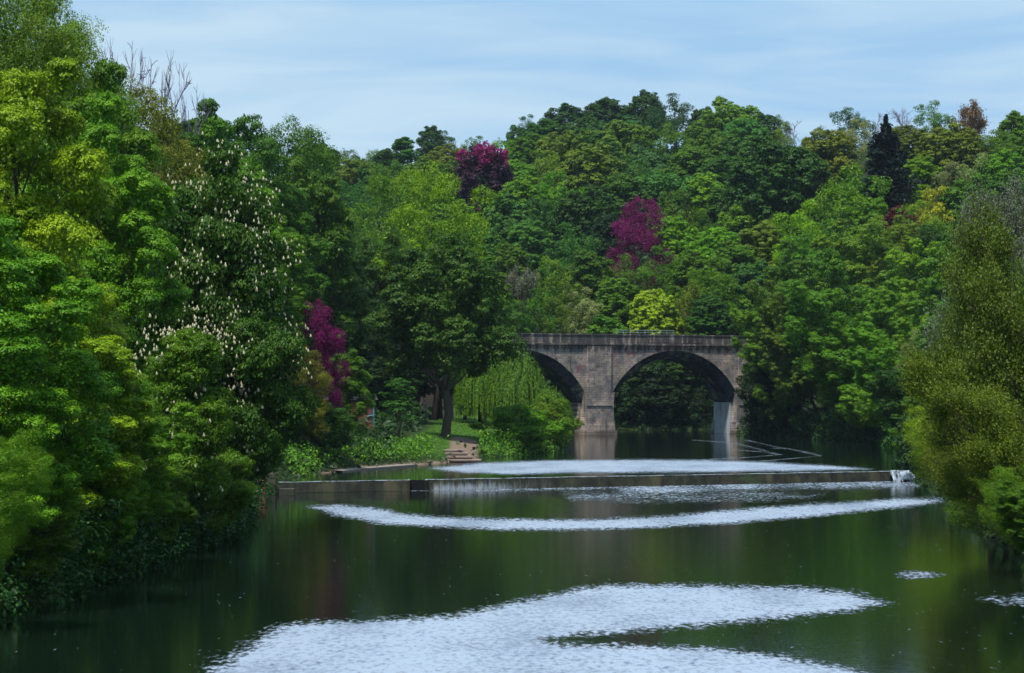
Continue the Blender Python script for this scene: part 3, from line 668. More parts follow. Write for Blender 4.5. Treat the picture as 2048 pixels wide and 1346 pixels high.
        if kind == 'twiggy':
            b = np.array([x[1] for x in tips]); a_ = np.array([x[0] for x in tips]); n = {'far': 14000, 'mid': 34000, 'near': 80000}[lod]
            j = rng.integers(0, len(b), n); u = rng.random((n, 1)) * 1.1; P = a_[j] + (b[j] - a_[j]) * u + rng.normal(0, .34, (n, 3))
            V = quads(P, unit(n, rng) + np.array([0, 0, .4]), lf * 1.1, .55, rng)
            cl = rng.random(len(b)); parts.append(('crown', leaf_mesh('crown', V, np.clip(.2 + cl[j] * .4 + rng.uniform(0, .3, n), 0, 1))))
    # normalise: real extents
    mn = np.full(3, 1e9); mxx = -mn
    for nme, me in parts:
        co = np.empty(len(me.vertices) * 3, np.float32); me.vertices.foreach_get('co', co); co = co.reshape(-1, 3)
        lo = np.percentile(co, 1.0, axis=0); hi = np.percentile(co, 99.0, axis=0); hi[2] = co[:, 2].max() * .6 + hi[2] * .4
        mn = np.minimum(mn, lo); mxx = np.maximum(mxx, hi)
    PROTO[key] = dict(parts=parts, H=mxx[2], W=((mxx[0] - mn[0]) + (mxx[1] - mn[1])) / 2)
    return PROTO[key]

COLN = dict(mid='mid green', dark='dark green', deep='very dark green', bright='yellow green', lime='lime green', fresh='fresh green', teal='cool green', blue='bluish green', pale='pale cream green',
            olive='olive green', moss='soft green', rust='rust brown', purple='magenta', plum='plum', yellow='yellow green', wine='dark red', willow='yellow green', brown='brownish', grey='grey', conifer='black green', bare='mauve')
KNAME = dict(round='broadleaf_tree', billow='maple_tree', sycamore='sycamore_tree', beech='copper_beech', feather='feathery_tree', feather_near='feathery_tree', airy='lime_tree', magenta='magenta_tree',
             chestnut='horse_chestnut', cone='conical_tree', cedar='pine_tree', willow='weeping_willow', sapling='young_tree', bare='bare_tree', twiggy='thin_leaved_tree', shrub='riverside_shrub')
SHAPE = dict(round='rounded tree', billow='billowing tree', feather='feathery tree', airy='airy spreading tree', cone='pointed tree', bare='leafless tree', twiggy='twiggy thinly leaved tree', shrub='shrub', feather_near='feathery tree')
rnd = random.Random(5)
used = set()
LM = [('the magenta beech in the middle of the hillside', 1278, 450), ('the plum coloured beech below the left skyline', 968, 345), ('the very dark pine on the right hillside', 1772, 310),
      ('the round hill summit', 1340, 195), ('the lime green tree behind the bridge parapet', 1310, 620), ('the rust brown tree on the right skyline', 1936, 225),
      ('the big sycamore on the lawn', 890, 650), ('the tall yellow green tree behind the lawn sycamore', 868, 400), ('the small dark red tree on the right hillside', 1803, 427), ('the small pointed tree on the low skyline', 806, 285),
      ('the right end of the bridge', 1470, 680), ('the right end of the weir', 1790, 900), ('the tallest flowering chestnut', 425, 420), ('the ragged tuft topped tree on the left', 592, 270),
      ('the three bare trees on the left skyline', 300, 140), ('the narrow magenta tree on the left bank', 640, 700), ('the grey twiggy tree at the right edge', 2040, 450), ('the right bridge arch', 1350, 770), ('the left bridge arch', 1060, 760), ('the twiggy grey tree just behind the left part of the parapet', 1045, 560)]
def auto_label(d):
    x = d['cx']; y = d['top'] + d['w'] * .35
    size = 'small' if d['w'] < 75 else ('broad' if d['w'] > 125 else 'medium')
    best = sorted(LM, key=lambda l: math.hypot(l[1] - x, l[2] - y))
    for rank in range(6):
        nm, lx, ly = best[rank]; dx = x - lx; dy = y - ly; dist = math.hypot(dx, dy); a = math.degrees(math.atan2(-dy, dx)) % 360
        dn = ['right of', 'above and right of', 'above', 'above and left of', 'left of', 'below and left of', 'below', 'below and right of'][int(((a + 22.5) % 360) // 45)]
        how = 'just ' if dist < 75 else ('' if dist < 150 else ('well ' if dist < 260 else 'far '))
        s = f"{size} {COLN[d['col']]} {SHAPE[d['kind']]} {how}{dn} {nm}"
        if len(s.split()) > 16: s = f"{COLN[d['col']]} {SHAPE[d['kind']]} {how}{dn} {nm}"
        if len(s.split()) > 16: s = f"{COLN[d['col']]} tree {how}{dn} {nm}"
        if s not in used and len(s.split()) <= 16: used.add(s); return s
    return None
def blossom_mesh():
    rng = np.random.default_rng(3); V = []; Fc = []; k = 0
    # upright candle: stacked tapering florets
    for z, r in ((0, .05), (.05, .085), (.12, .078), (.19, .058), (.26, .035), (.32, .008)):
        for j in range(6): a = j * math.pi / 3 + z * 9; rr = r * (1.25 if j % 2 else .8); V.append((math.cos(a) * rr, math.sin(a) * rr, z))
    for i in range(5):
        for j in range(6): Fc.append((i*6+j, i*6+(j+1)%6, (i+1)*6+(j+1)%6, (i+1)*6+j))
    m = plain('chestnut_blossom', (.56,.53,.33), .7, .2, 20)
    return np.array(V), np.array(Fc), m
BV, BF, BM = blossom_mesh()
BME = mesh_np('blossom', BV, BF, 4, BM)
def place(d, idx):
    Y = d['Y']; lod = 'far' if Y > 375 else ('mid' if Y > 172 else 'near')
    kind = d['kind']; nvar = {'round': 4, 'billow': 4, 'feather': 3, 'airy': 2, 'twiggy': 3, 'bare': 3, 'feather_near': 2, 'chestnut': 3}.get(kind, 1)
    if kind in ('feather_near', 'magenta') and lod == 'far': lod = 'mid'
    var = (d['cx'] // 7 + d['top']) % nvar
    X = d['X']; gz = g1(X, Y)
    if river_d(np.array([X]), np.array([float(Y)]))[0] > -1.0 and kind not in ('none',):   # roots stand on the bank; the crown leans out
        pass
    shift = 0.0; lim_l, lim_r = float(xl(Y)) - 1.2, float(xr(Y)) + 1.2; bx = X
    if Y < RIV_END + 3 and lim_l < X < lim_r:
        bx = lim_l if X - lim_l < lim_r - X else lim_r; shift = X - bx; gz = g1(bx, Y)
    z = gz - .15; H = d['zt'] - z; W = max(d['w'] * Y / F, H * (.4 if kind not in ('bare', 'sapling', 'cedar', 'cone', 'magenta') else .1))
    root = bpy.data.objects.new(KNAME[kind], None); C.objects.link(root); root.empty_display_size = .5
    root.location = (bx, Y, z); root.rotation_euler = (0, 0, rnd.uniform(0, 6.28) if kind not in ('willow', 'chestnut') else rnd.uniform(-.3, .3))
    asp_ = H / W; cls = 1
    if kind in ('round', 'billow', 'feather', 'feather_near', 'airy', 'chestnut', 'shrub', 'magenta'): cls = 0 if asp_ < 1.15 else (2 if asp_ > 1.7 else 1)
    pr = proto(kind, lod, var, cls)
    sx = W / pr['W']; sz = H / pr['H']; root.scale = (sx, sx, sz)
    c = PAL[d['col']]; j = lambda s: rnd.uniform(1 - s, 1 + s)
    b = j(.26) if not d['label'] else j(.06); col = (c[0] * b * j(.14), c[1] * b * j(.04), c[2] * b * j(.1), 1)
    if kind == 'beech': col = (.055,.018,.04,1)
    for nme, me in pr['parts']:
        o = bpy.data.objects.new(nme, me); C.objects.link(o); o.parent = root
        if shift:      # the tree leans out over the water from its foot on the bank
            a_ = root.rotation_euler[2]; k_ = max(-.45, min(.45, shift / sx / (.55 * pr['H']))); S = Matrix.Identity(4)
            S[0][2] = k_ * math.cos(-a_); S[1][2] = k_ * math.sin(-a_); o.matrix_parent_inverse = S
        if nme == 'crown': o.color = col
        else: o.color = ((.20,.16,.24,1) if kind == 'bare' else ((.11,.095,.06,1) if kind == 'twiggy' else ((.085,.075,.06,1) if kind == 'sycamore' else (.05,.04,.03,1))))
    lab = d['label'] or auto_label(d)
    if not lab: lab = 'tree'; print('NO LABEL', d)
    grp = None
    if not d['label']:
        grp = 'trees on the wooded hill beyond the bridge' if Y > 375 else ('trees on the left bank slope' if X < 6 else 'trees on the right bank slope')
    tag(root, lab, d['cat'] or 'tree', grp)
    if H < 4 or H > 32: print('HEIGHT', d['cx'], d['top'], Y, round(H, 1), 'ground', round(gz, 1))
    # chestnut candles
    if kind == 'chestnut':
        Sc, sr, dd = PROTO[('sub', (kind, lod, var, cls))]; rng = np.random.default_rng(idx)
        per = 1; P = Sc + dd * (sr[:, None] + .12) * np.array([1, 1, .8]) + np.array([0, 0, .05])
        ok = (dd[:, 2] > -.35) & (rng.random(len(Sc)) < (.75 if idx % 2 else .6))
        rp_ = {425: 4, 470: 2}.get(d['cx'], 1); P = np.repeat(P[ok], rp_, 0) + rng.normal(0, .45, (ok.sum() * rp_, 3))
        P = P[((P[:, 0] > .5) | (rng.random(len(P)) < .65)) & (P[:, 2] > (3.5 if d['cx'] == 425 else 0))]
        facing = (-P[:, 1] + .5 * P[:, 0]).argsort()[::-1]
        near = facing[:100]; rest = facing[100:]
        near = rng.permutation(facing[:220])[:100]; rest = np.setdiff1d(facing, near)
        for q in near:
            o = bpy.data.objects.new('blossom', BME); C.objects.link(o); o.parent = root; o.location = P[q]; s = rng.uniform(.5, .9); s *= .82; o.scale = (s / sx * 1.15, s / sx * 1.15, s / sz)
            o.rotation_euler = (rng.normal(0, .2), rng.normal(0, .2), 0)
        n = len(rest); s = rng.uniform(.42, .7, n)[:, None, None] / np.array([sx / 1.15, sx / 1.15, sz])
        V = (BV[None] * s + P[rest][:, None]).reshape(-1, 3); Fc = (BF[None] + (np.arange(n) * len(BV))[:, None, None]).reshape(-1, 4)
        o = link('blossom', mesh_np('blossom', V, Fc, 4, BM), root); tag(o, kind='stuff')
        if shift:
            for o in root.children:
                if o.name.startswith('blossom'): o.matrix_parent_inverse = root.children[0].matrix_parent_inverse
    return root
for i, d in enumerate(T): d['root'] = place(d, i)
# magenta upper leaves of the plum beech
for d in T:
    if d['kind'] == 'beech':
        V, tn, Cn, r, Sc, sr, dd = crown(77, 6.0, 11.5, 17.4, 14, 9, 30, .5, flat=.9, lr=(.22,.34), up=.5, rnd=.8, asp=.5, fill=.1)
        keep = np.repeat((V.reshape(-1, 4, 3).mean(1)[:, 1] < 2.5) & (V.reshape(-1, 4, 3).mean(1)[:, 0] < 4.6), 4)
        k4 = keep.reshape(-1, 4)[:, 0]
        o = link('young_leaves', leaf_mesh('young_leaves', V[keep], tn[k4]), d['root']); o.color = (.26,.004,.13,1); o['label'] = 'magenta young leaves over the upper crown'
        d['root'].rotation_euler = (0, 0, 0)

# ------------------------------------------------------------------ undergrowth, lawn edge plants
def scatter_ground(name, n, xr_, yr_, cond, size, height, col, seed, asp=.6, label=None, cat=None, clump=0):
    rng = np.random.default_rng(seed); x = rng.uniform(*xr_, n); y = rng.uniform(*yr_, n)
    k = cond(x, y); x = x[k]; y = y[k]; z = ground(x, y)
    hh = height * (np.sin(x * 1.3 + 2 * np.sin(y * .7)) * .25 + .75) * (np.cos(y * .9 + x * .5) * .2 + .8)
    P = np.stack([x, y, z + rng.random(len(x)) ** 1.3 * hh], 1)
    nr = unit(len(x), rng) * .9 + np.array([0, -.3, .8])
    V = quads(P, nr, size, asp, rng)
    o = link(name, leaf_mesh(name, V, rng.uniform(0, 1, len(x)))); o.color = (*col, 1)
    tag(o, label, cat, kind='stuff'); return o
def vis(x, y, m=1.12): return np.abs(x) < y * .2126 * m + 6
def out_r(x, y, a=.4, b=1e9): d = -river_d(x, y); return (d > a) & (d < b)
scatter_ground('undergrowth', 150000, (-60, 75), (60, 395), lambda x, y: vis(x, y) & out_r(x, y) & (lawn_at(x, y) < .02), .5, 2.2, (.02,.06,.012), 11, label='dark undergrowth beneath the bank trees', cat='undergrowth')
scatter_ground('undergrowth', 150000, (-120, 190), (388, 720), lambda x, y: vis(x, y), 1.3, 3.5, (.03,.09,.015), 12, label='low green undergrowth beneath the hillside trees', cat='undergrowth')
scatter_ground('waterside_plants', 90000, (-19, 9), (186, 262), lambda x, y: out_r(x, y, .15, 4.5) & (path_at(x, y) < .3) & ~((x > -7.6) & (x < -2.0) & (y > 221) & (y < 236)), .24, 1.9, (.09,.24,.012), 13, label='bright green nettles and low plants along the left shore by the lawn', cat='plants')
scatter_ground('grass', 90000, (-18, 10), (208, 350), lambda x, y: (lawn_at(x, y) > .5) & (path_at(x, y) < .4), .16, .16, (.07,.17,.015), 14, asp=.3, label='mown lawn grass on the left bank before the bridge', cat='grass')
def brush(name, pts, n, size, col, seed, label):   # leaves hugging the water line
    rng = np.random.default_rng(seed)
    P = []
    for (x0, y0, x1, y1, z0, z1, sp) in pts:
        u = rng.random(n); v = rng.random(n); P.append(np.stack([x0 + (x1 - x0) * u + rng.normal(0, sp, n), y0 + (y1 - y0) * u + rng.normal(0, sp, n), z0 + (z1 - z0) * v ** 1.4], 1))
    P = np.concatenate(P); cc = P[rng.integers(0, len(P), max(8, len(P) // 90))]; rr_ = rng.uniform(.35, 1.0, len(cc)); b_ = rng.integers(0, len(cc), len(P))
    P = cc[b_] + unit(len(P), rng) * (rr_[b_] * rng.uniform(.6, 1.05, len(P)))[:, None]; V = quads(P, P - cc[b_] + unit(len(P), rng) * .5 + np.array([0, 0, .5]), size, .6, rng)
    o = link(name, leaf_mesh(name, V, rng.random(len(P)))); o.color = (*col, 1); tag(o, label, 'foliage', kind='stuff')
lb = [(79,-17.2),(103,-16),(120,-14.5),(150,-16.5),(172,-17.6)]
brush('bank_foliage', [(float(xl(a)) - .3, a, float(xl(b)) - .3, b, -.6, 2.8, .5) for a, b in ((70,90),(90,108),(108,122),(122,140),(140,170))], 9000, .2, (.022,.09,.012), 21, 'overhanging leaves along the left waterline under the maples and chestnuts')
brush('bank_foliage', [(float(xr(a)) + .3, a, float(xr(b)) + .3, b, -.1, 3.2, .8) for a, b in ((225,250),(250,275),(275,298),(298,312),(312,330))], 6000, .3, (.03,.11,.015), 22, 'overhanging leaves along the far right waterline before the bridge')
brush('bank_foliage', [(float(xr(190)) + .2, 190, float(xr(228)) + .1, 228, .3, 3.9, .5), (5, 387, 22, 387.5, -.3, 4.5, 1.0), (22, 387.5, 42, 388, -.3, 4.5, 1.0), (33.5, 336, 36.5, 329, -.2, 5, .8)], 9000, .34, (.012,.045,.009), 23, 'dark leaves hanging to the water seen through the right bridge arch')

# ------------------------------------------------------------------ bridge
A = math.radians(27)
def bridge_s(px, P0):   # distance along the bridge face at which it crosses a photo column
    k = (px - CX) / F
    # P0 + s*(cosA, sinA):  x = k*y
    return (k * P0[1] - P0[0]) / (math.cos(A) - k * math.sin(A))
P0 = (px2x(1196, 344.0), 344.0)
sL, sR = bridge_s(1169, P0), bridge_s(1225, P0)
PW = sR - sL; S1 = bridge_s(1472, P0) - sR
BW = 6.4
broot = bpy.data.objects.new('stone_bridge', None); C.objects.link(broot); broot.location = (P0[0], P0[1], 0); broot.rotation_euler = (0, 0, A)
tag(broot, 'old weathered stone bridge with round arches crossing the river in front of the wooded hill', 'bridge')
print('pier', PW, 'span', S1)
arches = [(sR, sR + S1), (sL - S1, sL), (sL - 2 * S1 - PW, sL - S1 - PW)]
ZS, ZC = 6.1, 12.15; ZI, ZCI = 4.6, 11.0; ZSTR = 12.95; ZP = 14.45
def arc(a, z0, z1, s, c):   # segmental arc height at s
    r = z1 - z0; R = (a * a + r * r) / (2 * r); return z1 - R + math.sqrt(max(0, R * R - (s - c) ** 2))
def arc_pts(c, a, z0, z1, n=41):
    r = z1 - z0; R = (a * a + r * r) / (2 * r); th = math.asin(min(1, a / R))
    if r > a: th = math.pi - th
    return [(c + R * math.sin(-th + 2 * th * i / (n - 1)), z1 - R + R * math.cos(-th + 2 * th * i / (n - 1))) for i in range(n)]
s0 = arches[2][0] - 14; s1 = arches[0][1] + 16
face = MB(); back = MB(); splay = MB(); barrel = MB(); ring = MB()
for (a0, a1) in arches:
    c = (a0 + a1) / 2; a = (a1 - a0) / 2
    f = arc_pts(c, a, ZS, ZC); g = arc_pts(c, a - .45, ZI, ZCI)
    for (m, y) in ((face, 0.0), (back, BW)):
        m.grid([[(s, y, z) for s, z in f], [(s, y, ZSTR) for s, z in f]] if y == 0 else [[(s, y, ZSTR) for s, z in f], [(s, y, z) for s, z in f]])
    splay.grid([[(s, 0, z) for s, z in f], [(s, 1.0, z) for s, z in g]]); splay.grid([[(s, BW - 1.0, z) for s, z in g], [(s, BW, z) for s, z in f]])
    barrel.grid([[(s, 1.0, z) for s, z in g], [(s, BW - 1.0, z) for s, z in g]])
    # voussoir ring, slightly proud of the face
    n = 48; fo = arc_pts(c, a, ZS, ZC, n + 1); R = (a * a + (ZC - ZS) ** 2) / (2 * (ZC - ZS)); cz = ZC - R
    ring = MB()
    for i in range(n):
        (xa, za), (xb, zb) = fo[i], fo[i + 1]
        def o_(x, z, k): 
            d_ = math.hypot(x - c, z - cz); return (c + (x - c) * (1 + k / d_), cz + (z - cz) * (1 + k / d_))
        w = .52 if i % 2 else .62; e = .012
        pa, pb = o_(xa + (xb - xa) * e, za, w), o_(xb - (xb - xa) * e, zb, w)
        y = -.03 if i % 2 else -.045
        ring.quad((xa, y, za), (xb, y, zb), (pb[0], y, pb[1]), (pa[0], y, pa[1])); ring.quad((pa[0], y, pa[1]), (pb[0], y, pb[1]), (pb[0], .0, pb[1]), (pa[0], .0, pa[1])); ring.quad((xa, .0, za), (xb, .0, zb), (xb, y, zb), (xa, y, za))
    ring.build('arch_ring', ST_FACE, broot)
solids = [(s0, arches[2][0]), (arches[2][1], arches[1][0]), (arches[1][1], arches[0][0]), (arches[0][1], s1)]
for (a0, a1) in solids:
    for y in (0, BW):
        m = face if y == 0 else back; m.grid([[(a0, y, ZS), (a1, y, ZS)], [(a0, y, ZSTR), (a1, y, ZSTR)]])
face.build('spandrel_wall', ST_FACE, broot); back.build('spandrel_wall', ST_FACE, broot)
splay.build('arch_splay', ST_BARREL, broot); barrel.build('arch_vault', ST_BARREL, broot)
dk = MB(); dk.box(s0, s1, .45, BW - .45, 12.6, 13.2); dk.build('deck', ST_WALL, broot)
for y0, sg in ((0, -1), (BW, 1)):
    b = MB(); b.box(s0, s1, min(y0 + sg * .28, y0 - sg * .3), max(y0 + sg * .28, y0 - sg * .3), 12.85, 13.08)
    b.box(s0, s1, min(y0 + sg * .14, y0 - sg * .25), max(y0 + sg * .14, y0 - sg * .25), 12.70, 12.846)
    k = s0
    while k < s1: b.box(k, k + .28, min(y0 + sg * .22, y0 - sg * .01), max(y0 + sg * .22, y0 - sg * .01), 12.52, 12.697); k += .56
    b.build('string_course', ST_FACE, broot)
    b = MB(); ya, yb = sorted((y0 + sg * .04, y0 - sg * .38)); b.box(s0, s1, ya, yb, 13.083, ZP - .2); b.build('parapet', ST_FACE, broot)
    b = MB(); ya, yb = sorted((y0 + sg * .12, y0 - sg * .46)); k = s0
    while k < s1: b.box(k, k + 1.24, ya, yb, ZP - .197, ZP); k += 1.25
    b.build('coping', ST_FACE, broot)
# blind balusters over the middle of the right arch
b = MB(); c = sR + S1 / 2
for k in range(26): b.box(c - 4.6 + k * .36, c - 4.6 + k * .36 + .2, -.09, -.038, 13.3, 14.05)
b.build('baluster_panel', ST_FACE, broot)
for q, (a0, a1) in enumerate(solids):
    inner = 1 <= q <= 2
    x0, x1 = (a0, a1) if inner else ((a1 - 3.8, a1 + .002) if q == 0 else (a0 - .002, a0 + 3.8))
    w = x1 - x0; zb = -2.5
    pr = MB(); pr.box(x0 + .02, x1 - .02, .12, BW - .12, zb, ZS)
    if inner:   # vault springs from lower inside: wall thickens
        pr.box(x0 - .42, x1 + .42, 1.0, BW - 1.0, zb, ZI)
    elif q == 3: pr.box(x0 - .42, x1, 1.0, BW - 1.0, zb, ZI)
    else: pr.box(x0, x1 + .42, 1.0, BW - 1.0, zb, ZI)
    pobj = pr.build('pier', ST_PALE if q == 3 else ST_FACE, broot, bevel=.04)
    # curved haunches each side below the springing
    for sgn, xe in ((-1, x0), (1, x1)):
        hb = MB()
        rows_ = []
        for k in range(13):
            u = k / 12; z = 1.6 + (ZS - 1.6) * u; off = .55 * (1 - math.sin(u * math.pi)) * .6 + (.12 if u > .93 else 0)
            rows_.append([(xe + sgn * (off * .55) - sgn * .5, -.32, z), (xe + sgn * off * .55, -.32, z), (xe + sgn * off * .55, .3, z), (xe + sgn * off * .55, 1.0, z)])
        if sgn < 0: rows_ = [r_[::-1] for r_ in rows_]
        hb.grid(rows_); hb.build('springer', ST_FACE, pobj)
    pl = MB(); pl.box(x0 - .35, x1 + .35, -.75, BW + .35, zb, .62); pl.box(x0 - .18, x1 + .18, -.55, BW + .2, .623, 1.5, .05); pl.box(x0 - .06, x1 + .06, -.42, BW + .1, 1.503, 1.72)
    pl.build('plinth', ST_FACE, pobj, bevel=.03)
    pn = MB(); pn.box(x0 + .45, x1 - .45, -.34, .1, 1.723, 4.15); pn.box(x0 + .25, x1 - .25, -.44, .1, 4.153, 4.36); pn.box(x0 + .35, x1 - .35, -.30, .1, 4.363, ZSTR - .3)
    pn.build('pilaster', ST_FACE, pobj, bevel=.02)
# ---- railing over the parapet
metal = plain('galvanised_metal', (.35,.4,.42), .5, .15, 30, .5)
segs = []
sa, sb = bridge_s(1275, P0), bridge_s(1392, P0); n = 8
ry = BW - .1
for i in range(n + 1):
    s = sa + (sb - sa) * i / n; segs.append([(np.array([s, ry, ZP - .05]), .03), (np.array([s, ry, ZP + .75]), .03)])
for z in (ZP + .74, ZP + .40): segs.append([(np.array([sa, ry, z]), .028), (np.array([sb, ry, z]), .028)])
rr = bpy.data.objects.new('safety_railing', None); C.objects.link(rr); rr.location = broot.location; rr.rotation_euler = broot.rotation_euler
tag(rr, 'thin pale metal railing standing along the far parapet above the right arch', 'railing')
for i, sg in enumerate(segs):
    V, Fc = tubes([sg], 6); link('post' if i <= n else 'rail', mesh_np('post', V, Fc, 4, metal), rr)
# ------------------------------------------------------------------ weir
def weir_mat():
    m, nt, N, L, out = new_mat('wet_weir_stone'); v = objvec(N, L)
    n1 = noise(N, L, objvec(N, L, (2.2, .6, .8)), 1.0, 6, .7); n2 = noise(N, L, objvec(N, L, (.35, .35, .9)), 1.0, 4)
    c = mixc(N, L, ramp(N, L, n1, .35, .68), (.002,.003,.002), (.022,.024,.011)); c = mixc(N, L, ramp(N, L, noise(N, L, objvec(N, L, (.5, .1, .2)), 1.0, 3, .6), .55, .7), c, (.045,.04,.02)); c = mixc(N, L, ramp(N, L, n2, .55, .7), c, (.02,.03,.008))
    # thin sheets of falling water: white streaks down the slope on the right of the sluice
    sp = N('ShaderNodeSeparateXYZ'); L(v, sp.inputs[0])
    st = noise(N, L, objvec(N, L, (6.5, .5, .8)), 1.0, 5, .75)
    reg = math_node(N, L, 'MULTIPLY', ramp(N, L, sp.outputs['X'], -6.3, -5.6), ramp(N, L, sp.outputs['X'], 6.0, -4.0))
    zf = ramp(N, L, sp.outputs['Z'], .05, -.75)
    s = ramp(N, L, math_node(N, L, 'ADD', st, math_node(N, L, 'MULTIPLY', math_node(N, L, 'MULTIPLY', zf, reg), .34)), .52, .95)
    s = math_node(N, L, 'MULTIPLY', s, math_node(N, L, 'ADD', math_node(N, L, 'MULTIPLY', reg, .38), .05))
    c = mixc(N, L, s, c, (.45,.52,.62))
    lip = math_node(N, L, 'MULTIPLY', ramp(N, L, sp.outputs['Z'], .012, .03), ramp(N, L, noise(N, L, objvec(N, L, (2, .3, 1)), 1.0, 4, .7), .35, .6)); c = mixc(N, L, math_node(N, L, 'MULTIPLY', lip, .6), c, (.42,.50,.60))  # sky reflection along the wet crest painted as a pale line
    p = N('ShaderNodeBsdfPrincipled'); p.inputs['Roughness'].default_value = .7; p.inputs['Specular IOR Level'].default_value = .25; L(c, p.inputs['Base Color'])
    b = N('ShaderNodeBump'); b.inputs['Strength'].default_value = .7; b.inputs['Distance'].default_value = .05; L(n1, b.inputs['Height']); L(b.outputs[0], p.inputs['Normal'])
    L(p.outputs[0], out.inputs[0]); return m
def spray_mat():
    m, nt, N, L, out = new_mat('white_water'); v = objvec(N, L, (7, .8, .8)); f = noise(N, L, v, 1.0, 5, .7); g = noise(N, L, objvec(N, L), 1.3, 4, .7)
    k = ramp(N, L, math_node(N, L, 'ADD', math_node(N, L, 'MULTIPLY', f, .6), math_node(N, L, 'MULTIPLY', g, .4)), .42, .58)
    p = N('ShaderNodeBsdfPrincipled'); p.inputs['Roughness'].default_value = .3; L(mixc(N, L, k, (.02,.04,.05), (.36,.42,.50)), p.inputs['Base Color']); L(p.outputs[0], out.inputs[0]); return m
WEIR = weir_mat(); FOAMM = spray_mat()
wr = bpy.data.objects.new('weir', None); C.objects.link(wr); tag(wr, 'low stone weir running diagonally across the river with a dark sluice gap', 'weir')
def weir_run(xa, xb, step=.5):
    m = MB(); rows_ = []; n = max(2, int((xb - xa) / step)); rng = np.random.default_rng(int(xa * 10) + 900)
    for i in range(n + 1):
        x = xa + (xb - xa) * i / n; y = weir_y(x); w = .03 * math.sin(x * 1.7) + rng.normal(0, .008)
        rows_.append([(x, y - .95 + w, -1.6), (x, y - .80 + w, -.72), (x, y - .42 + w, -.08), (x, y - .36, .035 + w * .4), (x, y + .35, .04 + w * .4), (x, y + .6, -1.2)])
    m.grid(rows_[::-1])
    m.f.append(tuple(range(0, 6))); k = len(m.v); m.f.append(tuple(range(k - 1, k - 7, -1)))
    return m
xg0, xg1 = px2x(819, 178), px2x(850, 178)
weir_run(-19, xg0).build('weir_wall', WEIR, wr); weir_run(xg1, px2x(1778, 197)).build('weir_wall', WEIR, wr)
g = MB(); g.box(xg0 - .05, xg1 + .05, weir_y(xg0) - .12, weir_y(xg0) + .05, -1.6, .02); g.build('sluice_board', plain('black_timber', (.008,.008,.008), .6), wr)
g = MB(); g.box(xg1 - .02, xg1 + .16, weir_y(xg1) - 1.0, weir_y(xg1) + .2, -1.6, .07); g.build('sluice_post', WEIR, wr, bevel=.02)
g = MB(); g.box(xg0 - .16, xg0 + .02, weir_y(xg0) - 1.0, weir_y(xg0) + .2, -1.6, .07); g.build('sluice_post', WEIR, wr, bevel=.02)
# spill at the right hand end
rng = np.random.default_rng(4); m = MB(); xa, xb = px2x(1778, 197), px2x(1808, 197); rows_ = []
for i in range(41):
    u = i / 40; r_ = []
    for j in range(25):
        v_ = j / 24; x = xa + (xb + 1.2 - xa) * u + v_ ** 1.5 * (.30 - u) * 1.6; y = weir_y(x) + .5 - 3.4 * v_
        pour = float(sstep(.10 + .25 * abs(u - .3), .55 + .35 * abs(u - .3), np.array(v_)))
        z = .05 - (DROP - .06) * pour + .10 * math.sin(u * 9 + v_ * 5) * math.sin(v_ * math.pi) + rng.normal(0, .03) + (.16 * rng.random() if v_ > .75 else 0)
        if u < .04 or u > .96: z -= .25
        r_.append((x, y, z))
    rows_.append(r_)
m.grid(rows_)
spill = m.build('waterfall', FOAMM, None, smooth=True); tag(spill, 'white water spilling over the right hand end of the weir', 'waterfall')
# lumps of foam at its foot
# ------------------------------------------------------------------ left bank bits
wl = MB(); yw = weir_y(-17.5)
wl.box(-19.6, -16.9, yw - 2.2, yw - .9, -1.6, .75); wl.box(-17.0, -15.6, yw - 1.8, yw - 1.0, -1.6, -.35)
o = wl.build('stone_block_wall', ST_WALL, None, bevel=.04); tag(o, 'short dark stone wall at the left end of the weir below the chestnuts', 'wall')
bp = MB(); X_ = px2x(525, 163); bp.box(X_ - .8, X_ + .22, 162.4, 163.4, -1.6, .52); bp.box(X_ - .85, X_ + .27, 162.35, 163.45, .523, .62)
o = bp.build('brick_pillar', BRICK, None, bevel=.02); tag(o, 'small red brick pillar at the waterline beside the lowest chestnut branches', 'pillar')
# steps
STEP = plain('step_sandstone', (.25,.19,.16), .85, .5, 3)
st = bpy.data.objects.new('stone_steps', None); C.objects.link(st); tag(st, 'broad pinkish stone steps leading down from the lawn to the river', 'steps')
Ys = 222.0
for k, (xa_, xb_, yt, yb) in enumerate([(897, 962, 918, 924), (892, 946, 911.5, 918), (888, 935, 905.5, 911), (884, 926, 901, 905)]):
    z1 = [.22, .50, .78, 1.02][k]; y_ = Ys + k * 1.25
    b = MB(); b.box(px2x(xa_, Ys), px2x(xb_, Ys), y_, y_ + 1.9, z1 - .17, z1); b.box(px2x(xa_, Ys) + .1, px2x(xb_, Ys) - .12, y_ + .15, y_ + 1.8, z1 - .9, z1 - .173)
    b.build('step', STEP, st, bevel=.025)
